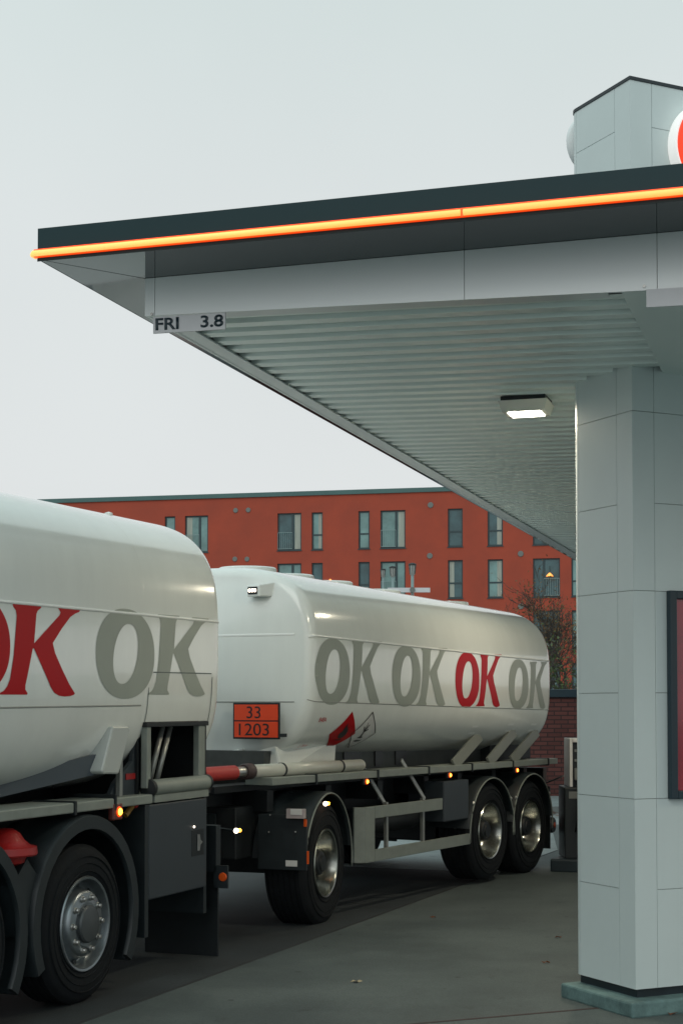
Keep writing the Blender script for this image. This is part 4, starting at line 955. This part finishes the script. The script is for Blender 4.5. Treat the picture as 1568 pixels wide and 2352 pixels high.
# hose pipe along the ledge
hx0, hz0 = tq(556, 1773, .12); hx1, hz1 = tq(832, 1757, .12)
b = BM(); pts = [(hx0+.1,.12,hz0),(hx1-.06,.12,hz1),(hx1-.03,.12,hz1-.006),(hx1,.12,hz1-.03)]
tube(b, [(hx0+.1,.12,hz0), (hx1-.05,.12,hz1)], .055, 18); bmesh.ops.create_uvsphere(b, u_segments=18, v_segments=10, radius=.055, matrix=Matrix.Translation((hx1-.05,.12,hz1)))
hp = obj('hose_tube', b, mat('hose_tube_white', (.50,.50,.44), .3, var=.05), tl, smooth=True)
b = BM()
for px_ in (724.5/1.0, 793): 
    hx = tq((750+690/1.845)/1.742 if px_ < 760 else (750+1118/1.845)/1.742, 1770, .12)[0]; fr = (hx-hx0)/(hx1-hx0); lathe(b, [(.057, -.013), (.061, -.011), (.061, .011), (.057, .013)], (hx, .12, hz0+(hz1-hz0)*fr), 'X', 24)
obj('strap', b, blackp, hp)
b = BM(); lathe(b, [(.058,-.06),(.066,-.05),(.066,.05),(.058,.06)], (tq(568,1773,.12)[0],.12,hz0), 'X', 20, True, True); obj('coupling', b, mat('coupling_brown', (.05,.03,.03), .5), hp, auto=40)
xA = tq(478, 1772, .12)[0]-.1; xB = tq(537, 1772, .12)[0]
b = BM(); lathe(b, [(.058, xA), (.058, xB)], (0,.12,hz0), 'X', 20, True, True); obj('hose', b, mat('red_hose', (.42,.035,.03), .5, var=.1), hp, auto=40)
b = BM(); lathe(b, [(.045, xB), (.045, xB+.15), (.055, xB+.16), (.055, xB+.2), (.045, xB+.21)], (0,.12,hz0), 'X', 20); obj('hose_end', b, steel, hp, auto=40)
# white skirt bracket under the front bulkhead
sS = T.s0+.02
def sk(px, py, s_=sS): return TL.s0(px, py, s_)
pts = [sk(478,1725), sk(556,1722), sk(545,1790), sk(533,1827), sk(478,1830)]
pts = [(pts[0][0]+.6, pts[0][1]-.02)]+pts[1:4]+[(pts[4][0]+.6, pts[4][1])]
b = BM(); prism(b, pts, lambda y, z: (sS-.02, y, z), lambda y, z: (sS+.02, y, z)); obj('front_skirt', b, tankwhite, tl, bevel=.008)
b = BM(); q1_ = sk(478,1743, sS-.05); q2_ = sk(556,1722, sS-.05); tube(b, [(sS-.035, q1_[0]+.3, q1_[1]), (sS-.035, q1_[0], q1_[1]), (sS-.035, (q1_[0]+q2_[0])/2, (q1_[1]+q2_[1])/2+.012), (sS-.035, q2_[0], q2_[1])], .012, 8); obj('edge_bead', b, seamw, tl, smooth=True)
b = BM(); hexa(b, [(T.s0-.02,.28,1.30),(T.s0+.9,.28,1.30),(T.s0+.9,2.2,1.30),(T.s0-.02,2.2,1.30),(T.s0+.02,.38,1.55),(T.s0+.9,.25,1.62),(T.s0+.9,2.2,1.62),(T.s0+.02,2.1,1.55)]); obj('front_cradle', b, tankwhite, tl, bevel=.02)
# side guard frame
def beam(p0x, p0y, p1x, p1y, yb0, yb1, name='guard_beam'):
    x0_, za_ = tq(p0x, p0y); x1_, zb_2 = tq(p1x, p1y); _, zc_ = tq(p0x, yb0); _, zd_ = tq(p1x, yb1)
    b = BM(); hexa(b, [(x0_,0,zc_),(x1_,0,zd_),(x1_,.03,zd_),(x0_,.03,zc_),(x0_,0,za_),(x1_,0,zb_2),(x1_,.03,zb_2),(x0_,.03,za_)]); return obj(name, b, alup, tl, bevel=.004)
xa = tq(861, 1900)[0]; xf = tq(832, 1900)[0]
_, zt1 = tq(861, 1852); _, zt0 = tq(861, 1880); _, zb1 = tq(861, 1952); _, zb0_ = tq(861, 1979)
x2 = tq(1016, 1840)[0]; x3 = tq(1080, 1920)[0]
b = BM(); box(b, xa+.002, x2, .0, .035, zt0, zt1); obj('guard_beam', b, alup, tl, bevel=.004)
b = BM(); box(b, xa+.002, x3, .0, .035, zb0_, zb1); obj('guard_beam', b, alup, tl, bevel=.004)
b = BM(); box(b, xf+.06, xa, .0, .045, zb0_, zt1); hexa(b, [(xf,.09,zb0_),(xf+.058,.0,zb0_),(xf+.058,.045,zb0_),(xf+.03,.12,zb0_),(xf,.09,zt1),(xf+.058,.0,zt1),(xf+.058,.045,zt1),(xf+.03,.12,zt1)]); obj('guard_post', b, alup, tl, bevel=.006)
for px_ in (898, 981): x_ = tq(px_, 1880)[0]; b = BM(); box(b, x_-.02, x_+.02, .04, .07, zb0_+.02, zt1+.02); obj('guard_bracket', b, alu, tl)
for xp, xq_, zq in ((.35, .1, .33), (1.2, .85, .4)): b = BM(); bar(b, (xa+xp,.08,zt1), (xa+xq_,.16,zt1+zq), .05, .012, (1,0,0)); obj('guard_stay', b, alu, tl)
gx0, gz1 = tq(1017, 1795); gx1, gz0 = tq(1074, 1880)
b = BM(); box(b, gx0, gx1, -.01, .4, gz0+.0, gz1); obj('side_box', b, cabgrey, tl, bevel=.012)
b = BM(); box(b, .95, 2.6, .75, 1.7, .55, .9); tube(b, [(1.0,.35,.78),(2.3,.35,.78)], .13, 16); tube(b, [(1.0,2.1,.78),(2.3,2.1,.78)], .13, 16); obj('air_tank', b, chassis, tl, auto=40)

# ----------------------------------------------------------------- TRUCK
tr = thing('tank_truck', 'white fuel tank truck in the left foreground, its cab cut off by the picture edge', 'tank truck', TR.o, TR.a)
def rq(px, py, w=0.0): return TR.w0(px, py, w)
S1 = rq(500, 1540)[0]
zu2 = rq(30, 1381)[1]; zl2 = rq(30, 1622.5)[1]
U = Tank(-5.2, S1+.14, 2.31, 1.01, -.008, n=3.6, m=3.6, r0=.25, r1=.17, dome=.06)
ST = .98
UT = Tank(-5.2, ST+.10, 2.31, 1.01, -.008, n=3.6, m=3.6, r0=.25, r1=.30, dome=.12)
obj('tank', UT.shell(), tankwhite, tr, smooth=True)
# cowl: upper shell carried back over the hose bay
zcut = rq(410, 1657)[1]
bm = BM(); prev = None; NS = 100
def upring(x, K=1.0, dome=0.0):
    i = U.inset(x); a_, b_ = U.hw-i, U.hh-i; zc_ = U.zc0-U.tilt*x; out = []
    zc2 = zcut
    q = (zc2-zc_)/b_; t0 = math.copysign(math.asin(min(1, abs(q)**(U.m/2))), q)
    for k in range(NS+1):
        t = t0 + (PI-2*t0)*k/NS; c, s_ = math.cos(t), math.sin(t)
        y = a_*math.copysign(abs(c)**(2/U.n), c); z = b_*math.copysign(abs(s_)**(2/U.m), s_)
        out.append((x, U.hw+y, zc_+z))
    return out
stn = [x for x in U.stations(ST+.10-.30, U.s1)] 
rings = [upring(x) for x in stn]
base = rings[-1]; zc_ = U.zc0-U.tilt*U.s1
for f in (.97, .9, .75, .55, .35, .15):
    rings.append([(U.s1+U.dome*(1-f*f), U.hw+(p[1]-U.hw)*f, max(zcut, zcut+(p[2]-zcut)*f)) for p in base])
vr = [[bm.verts.new(p) for p in r] for r in rings]
for a_, b_ in zip(vr, vr[1:]):
    for k in range(NS): bm.faces.new((a_[k], a_[k+1], b_[k+1], b_[k]))
bm.faces.new(vr[-1]); o = obj('rear_cowl', bm, tankwhite, tr, smooth=True)
# lower side skirt of the cowl right of the opening
x0_ = rq(486, 1600)[0]
bm = BM(); prev = None
zlow = rq(488, 1725)[1]
for x in [x_ for x_ in U.stations(x0_, U.s1)]:
    cur = []
    for k in range(9):
        z = zcut+.01 - (zcut+.01-zlow)*k/8 * 1.0
        cur.append(bm.verts.new((x, U.lat(x, z, 0.0005), z)))
    if prev:
        for i in range(8): bm.faces.new((prev[i], prev[i+1], cur[i+1], cur[i]))
    prev = cur
e = prev; l2 = [bm.verts.new((U.s1+.06, v.co.y+.5, v.co.z)) for v in e]
for i in range(8): bm.faces.new((e[i], e[i+1], l2[i+1], l2[i]))
obj('cowl_skirt', bm, tankwhite, tr, smooth=True)
xe = U.s1-.03
obj('seam', U.band(-4.9, xe, zu2-U.zc0-.0, .022, .006), seamw, tr, smooth=True)
obj('seam', U.band(-4.9, rq(328, 1621)[0], zl2-U.zc0, .012, .0035), seamm, tr, smooth=True)
# panel outline around the access door in the cowl
dx0 = rq(352, 1600)[0]; dx1 = rq(487, 1600)[0]; dz1 = rq(420, 1549)[1]
obj('door_gap', U.band(dx0, dx1-.012, dz1-U.zc0, .009, .0035, step=.05), pillarcore, tr)
bm = BM()
for X_, zt_e in ((dx0-.06, dz1-.1), (dx1, dz1-.012)):
    prev = None
    for k in range(13):
        z = zcut+(zt_e-zcut)*k/12; xx = X_ + (.012*0)
        cur = [bm.verts.new((xx-.004, U.lat(xx-.004, z, .0035), z)), bm.verts.new((xx+.004, U.lat(xx+.004, z, .0035), z))]
        if prev: bm.faces.new((prev[0], prev[1], cur[1], cur[0]))
        prev = cur
obj('door_gap', bm, pillarcore, tr)
# letters on the truck: s extents measured, heights common
ko0, ko1 = rq(-0.7, 1599)[0], rq(183, 1599)[0]; kzt = rq(33, 1383)[1]; kzb = rq(60, 1599)[1]
gk0, gk1 = rq(340.5, 1599)[0], rq(478.9, 1599)[0]; go0, go1 = rq(219.7, 1600)[0], rq(354, 1600)[0]
kgt = rq(400, 1411.5)[1]; kgb = rq(400, 1599)[1]; ogt = rq(287, 1398)[1]; ogb = rq(287, 1605)[1]
lay(U, K0.copy(), ko0, ko1, kzb, kzt, tr, letterred, 'letter_k'); lay(U, O0.copy(), ko0-.70, ko0+(go1-gk0)+.02, ogb, ogt, tr, letterred, 'letter_o')
lay(U, O0.copy(), go0, go1, ogb, ogt, tr, lettergrey, 'letter_o'); lay(U, K0.copy(), gk0, gk1, kgb, kgt, tr, lettergrey, 'letter_k')
for k in (1, 2): 
    lay(U, K0.copy(), ko0-1.8*k, ko1-1.8*k, kgb, kgt, tr, lettergrey, 'letter_k'); lay(U, O0.copy(), ko0-.70-1.8*k, ko0+.1-1.8*k, ogb, ogt, tr, lettergrey, 'letter_o')
# little fitting on the roof shoulder
for px_, py_ in ((250, 1163),):
    x_, z_ = rq(px_, py_, .5); z_ = U.zc0-U.tilt*x_+U.hh*(1-(.75/1.25)**U.n)**(1/U.m); b = BM(); lathe(b, [(.03, z_-.06), (.03, z_+.01), (.001, z_+.02)], (x_, .5, 0), 'Z', 12); obj('fitting', b, tankwhite, tr)
# hose bay: frame posts, top bar, roller, diagonal struts, dark interior
ztopb = zcut
_, zbb = rq(400, 1800); 
def post(pxa, pxb, yt, yb, w_=.0, name='bay_post', m_=alup):
    xa_, za_ = rq(pxa, yb, w_); xb_, zb_3 = rq(pxb, yt, w_); b = BM(); return xa_, xb_, za_, zb_3, b
xl0, xl1 = rq(344, 1740)[0], rq(353.5, 1740)[0]; xr0, xr1 = rq(463, 1740)[0], rq(477, 1740)[0]
zrol = rq(415, 1804)[1]
for xa_, xb_ in ((xl0, xl1), (xr0, xr1)): b = BM(); box(b, xa_, xb_, .02, .07, zrol, zcut-.03); obj('bay_post', b, alup, tr, bevel=.006)
b = BM(); box(b, xl0-.02, xr1+.04, .01, .10, zcut-.035, zcut-.003); box(b, xr1+.003, xr1+.03, .025, .09, zrol, zcut-.036); obj('bay_frame', b, chassis, tr, bevel=.004)
b = BM(); tube(b, [(xl1-.01,.03,zrol), (xr1+.02,.03,zrol)], .058, 20); box(b, xl1, xr1, -.01, .3, zrol-.10, zrol-.05); rl = obj('roller', b, alup, tr, auto=35)
b = BM(); lathe(b, [(.001,-.03),(.062,-.02),(.066,.0),(.062,.02)], (xl1-.015,.03,zrol), 'X', 20); lathe(b, [(.062,-.02),(.062,.01),(.03,.03),(.001,.03)], (xr1+.03,.03,zrol), 'X', 20); obj('roller_cap', b, chassis, rl, auto=35)
b = BM()
for dx in (0, .12):
    t0_ = rq(373+dx*150, 1662, .12); b0_ = rq(347+dx*130, 1770, .12); tube(b, [(t0_[0], .12, zcut-.04), (b0_[0]-.02, .12, zrol+.03)], .020, 10)
obj('gas_strut', b, alu, tr, smooth=True)
b = BM(); x_ = rq(426, 1760, .35)[0]; box(b, x_-.02, x_+.02, .33, .37, zrol-.05, zrol+.26); obj('inner_post', b, cabgrey, tr)
b = BM(); box(b, xl0+.02, U.s1-.02, .75, 2.3, .75, zcut+.4); box(b, xl0, U.s1-.05, .10, .75, zrol-.09, zrol-.06); box(b, xl0-.03, xl0-.004, .08, 1.2, .9, zcut-.02); box(b, xr1+.07, xr1+.09, .12, 2.2, zrol-.3, zcut+.2); obj('hose_bay', b, chassis, tr)
b = BM(); tube(b, [(xl0+.45,.55,zcut-.25),(xl0+.55,.7,zcut-.25)], .22, 24); obj('hose_reel', b, blackp, tr, auto=40)
# grey panel left of the bay under the tank, with red sticker
gx0_, gx1_ = rq(262, 1790, .05)[0], xl0-.005
zt_p = rq(340, 1665)[1]
b = BM(); prism(b, [(gx0_, zrol-.07), (gx1_, zrol-.07), (gx1_, zt_p-.05), (gx1_-.06, zt_p-.35+.1), (gx0_+.1, zrol+.05)], lambda x, z: (x, .10, z), lambda x, z: (x, .13, z)); gp_ = obj('bay_panel', b, cabgrey, tr)
ra, rzb_ = rq(290, 1791, .095); rb_, rzt_ = rq(319, 1775, .095); b = BM(); box(b, ra, rb_, .094, .0995, rzb_, rzt_); obj('sticker', b, redplastic, gp_)
b = BM(); x_ = rq(276, 1770, .07)[0]; box(b, x_-.02, x_+.02, .06, .09, zrol-.06, zrol+.28); obj('bracket', b, alu, tr)
strutd = mat('strap_blue_grey', (.06, .075, .09), .5)
# white outrigger bracket on the tank flank
bx = [rq(px_, py_) for px_, py_ in ((262,1668),(297,1668),(302,1676),(275,1778),(240,1778),(236,1772))]
bracketm = mat('bracket_paint', (.42, .45, .43), .3)
def outw(x, z): return U.lat(x, max(z, 1.42))
b = BM()
prism(b, bx, lambda x, z: (x, .004, z), lambda x, z: (x, min(U.lat(x, max(z, 1.5)), .35)+.03, z)); obj('tank_bracket', b, bracketm, tr, bevel=.012)
b = BM(); p1_, p2_ = rq(236,1772), rq(96,1850); bar(b, (p1_[0]+.1,.08,p1_[1]+.05), (p2_[0],.35,p2_[1]+.1), .13, .03, (0,0,1)); obj('tank_strap', b, strutd, tr)

# side ledge of the truck
a0_, z0r = rq(349, 1828); a1_, z1r = rq(0, 1885)
zled = (z0r+z1r)/2
e_ = rq(170, 1855)[0]; e3 = rq(262, 1850)[0]
b = BM()
for xa_, xb_ in ((-4.2, e_-.012), (e_+.012, e3-.01), (e3+.01, a0_)): box(b, xa_, xb_, -.01, .32, zled-.03, zled+.035)
obj('side_ledge', b, alup, tr, bevel=.008)
b = BM(); box(b, e_-.012, e_+.011, -.02, .3, zled-.045, zled+.045); box(b, e3-.009, e3+.009, -.02, .3, zled-.045, zled+.06); obj('ledge_strap', b, blackp, tr, bevel=.004)
# cabinet
cx0_ = rq(341, 1950)[0]; cx1_ = rq(473, 1950)[0]; czt = zrol-.11; czb = rq(345, 2067)[1]
b = BM(); box(b, cx0_+.005, cx1_, -.005, .55, czb, czt); cb_ = obj('cabinet', b, cabgrey, tr, bevel=.01)
b = BM(); box(b, cx0_-.05, cx0_+.003, .0, .5, czb-.25, czt); obj('cabinet_edge', b, fenderm, tr); b = BM(); box(b, cx1_+.002, cx1_+.05, .02, .5, czb-.2, czt+.01); obj('cabinet_edge', b, fenderm, tr)
hx_, hz_ = rq(452.5, 1935); b = BM(); box(b, hx_-.10, hx_+.10, -.0075, -.0045, hz_-.095, hz_+.095); hd = obj('handle', b, blackp, cb_, bevel=.003)
b = BM(); prism(b, [(hx_-.01,hz_-.06),(hx_+.02,hz_-.06),(hx_+.03,hz_-.02),(hx_+.065,hz_),(hx_+.03,hz_+.02),(hx_+.02,hz_+.06),(hx_-.01,hz_+.06)], lambda x, z: (x,-.016,z), lambda x, z: (x,-.008,z)); obj('latch', b, steel, cb_, bevel=.003)
mx_, mz_ = rq(444, 1899); b = BM(); lathe(b, [(.001,-.016),(.007,-.012),(.009,-.005)], (mx_,0,mz_), 'Y', 12); obj('glint', b, whitelens, cb_)  # small reflection by the handle, painted as a glowing dot
# chassis of the truck
b = BM(); box(b, -5.5, U.s1-.1, .75, .88, .80, 1.12); box(b, -5.5, U.s1-.1, 1.62, 1.75, .80, 1.12); box(b, -5.3, U.s1-.15, .36, 2.15, 1.16, 1.21); box(b, -4.8, .75, .70, 1.8, 1.211, 1.55)
for x_ in (-1.35, 0): box(b, x_-.08, x_+.08, .3, 2.2, .4, .58)
box(b, -.9, 1.7, .5, 2.0, .55, .8); obj('chassis', b, chassis, tr)
b = BM(); box(b, U.s1-.35, U.s1+.02, .25, 2.25, .60, 1.28); box(b, U.s1+.021, U.s1+.1, .9, 1.6, .55, .85); obj('rear_beam', b, chassis, tr, bevel=.02)
# drawbar between the two vehicles
pe = DF.o + DF.u*(-1.35) + DF.v*1.25; q_ = TR.loc(pe); b = BM(); tube(b, [(U.s1+.05, 1.25, .68), (q_.x-.1, q_.y-.15, .75)], .06, 12); tube(b, [(U.s1+.05, 1.25, .68), (q_.x-.1, q_.y+.2, .75)], .06, 12); obj('drawbar', b, chassis, tr, auto=40)
b = BM()
for i in range(5): tube(b, [(U.s1+.0, .8+.1*i, 1.05), (U.s1+.35, .8+.1*i, .62+.04*i), (q_.x-.2, .9+.12*i, .95)], .013, 8)
obj('coiled_hose', b, blackp, tr, smooth=True)
# wheels
make_wheel(tr, 0, .0, .505, 0, .31, False); make_wheel(tr, 0, 2.5, .505, PI, .31, False)
make_wheel(tr, -1.36, .0, .505, 0, .31, False); make_wheel(tr, -1.36, 2.5, .505, PI, .31, False)
make_wheel(tr, -5.6, .0, .505, 0, .31, False); make_wheel(tr, -5.6, 2.5, .505, PI, .31, False)
for x_ in (0, -1.36):
    arch(tr, x_, .54, -.03, .40, .565, -32, 205 if x_ == 0 else 190, fenderm, .085)
b = BM(); prism(b, [(-.68,.98),(-.52,.83),(-.60,.52),(-.76,.52),(-.84,.83)], lambda x, z: (x,-.0,z), lambda x, z: (x,.3,z)); obj('mudguard_gusset', b, fenderm, tr)
fx = rq(500, 2190)[0]
fs = S1+.06; fw0, fz1 = TR.s0(500, 2048, fs); fw1, fz0 = TR.s0(340, 2186, fs)
b = BM(); box(b, fs, fs+.02, fw0, fw0+.62, fz0, fz1+.15); obj('mud_flap', b, blackp, tr)
b = BM(); box(b, fs-.03, fs+.05, fw0+.0, fw0+.62, fz1+.151, fz1+.50); obj('flap_holder', b, fenderm, tr)
w_, z_ = TR.s0(511, 2014, fs-.02); b = BM(); box(b, fs-.03, fs-.006, w_-.045, fw0+.02, z_-.085, z_+.085); mh = obj('marker_plate', b, fenderm, tr)
b = BM(); lathe(b, [(.034, -.0), (.03, -.01), (.001, -.012)], (fs-.03, w_-.008, z_), 'X', 16); obj('reflector', b, orangeref, mh)
# truck side marker and reflectors
x_, z_ = rq(268.4, 1864.3); 
b = BM(); box(b, x_-.065, x_+.06, -.015, .03, z_-.055, z_+.055); h = obj('side_marker', b, mat('marker_housing', (.12,.03,.025), .4), tr, bevel=.01)
b = BM(); lathe(b, [(.036,-.016),(.033,-.022),(.001,-.024)], (x_+.005,0,z_), 'Y', 18); obj('lens_rim', b, orangeglow, h)
b = BM(); lathe(b, [(.024,-.0235),(.02,-.03),(.001,-.032)], (x_+.005,0,z_), 'Y', 18); obj('lens', b, orangelens, h)
x_, z_ = rq(314, 1852); b = BM(); tube(b, [(x_-.05,.06,z_-.06),(x_+.03,.05,z_)], .02, 8); h = obj('hose_coupling', b, mat('ochre', (.25,.13,.02), .5), tr)
b = BM(); bmesh.ops.create_uvsphere(b, u_segments=10, v_segments=6, radius=.028, matrix=Matrix.Translation((x_+.05,.04,z_+.01))); obj('cap', b, redplastic, h, smooth=True)
# red cover ahead of the wheel
rx0 = rq(20, 1950)[0]; rz1 = rq(28, 1903)[1]; rz0 = rq(20, 1985)[1]; rx1 = rq(70, 1935)[0]
cxr = rq(8, 1925, .12)[0]; rz1 = rq(28, 1901, .12)[1]; rz0 = rq(20, 1988, .12)[1]; hz = (rz1-rz0)
b = BM(); R_ = .105
lathe(b, [(R_*1.9, rz0+hz*.30), (R_*1.95, rz0+hz*.34), (R_*1.9, rz0+hz*.52), (R_*1.55, rz0+hz*.56), (R_*1.2, rz0+hz*.70), (R_*.95, rz0+hz*.88), (R_*.55, rz0+hz), (.001, rz0+hz*1.02)], (cxr, .12, 0), 'Z', 32, True)
lathe(b, [(R_*1.35, rz0+hz*.30), (R_*1.2, rz0+hz*.1), (R_*.7, rz0), (.001, rz0)], (cxr, .12, 0), 'Z', 32); obj('red_cover', b, redplastic, tr, auto=35)
# cab, mostly out of the frame
b = BM(); prism(b, [(-7.3,.45),(-5.45,.45),(-5.45,3.0),(-6.9,3.05),(-7.2,2.0),(-7.35,1.2)], lambda x, z: (x,.02,z), lambda x, z: (x,2.48,z)); obj('cab', b, tankwhite, tr, bevel=.06)
b = BM(); prism(b, [(-7.12,1.75),(-6.2,1.75),(-6.2,2.55),(-6.95,2.55)], lambda x, z: (x,.012,z), lambda x, z: (x,.0185,z)); obj('window', b, glassm, tr)
for mname in (): pass
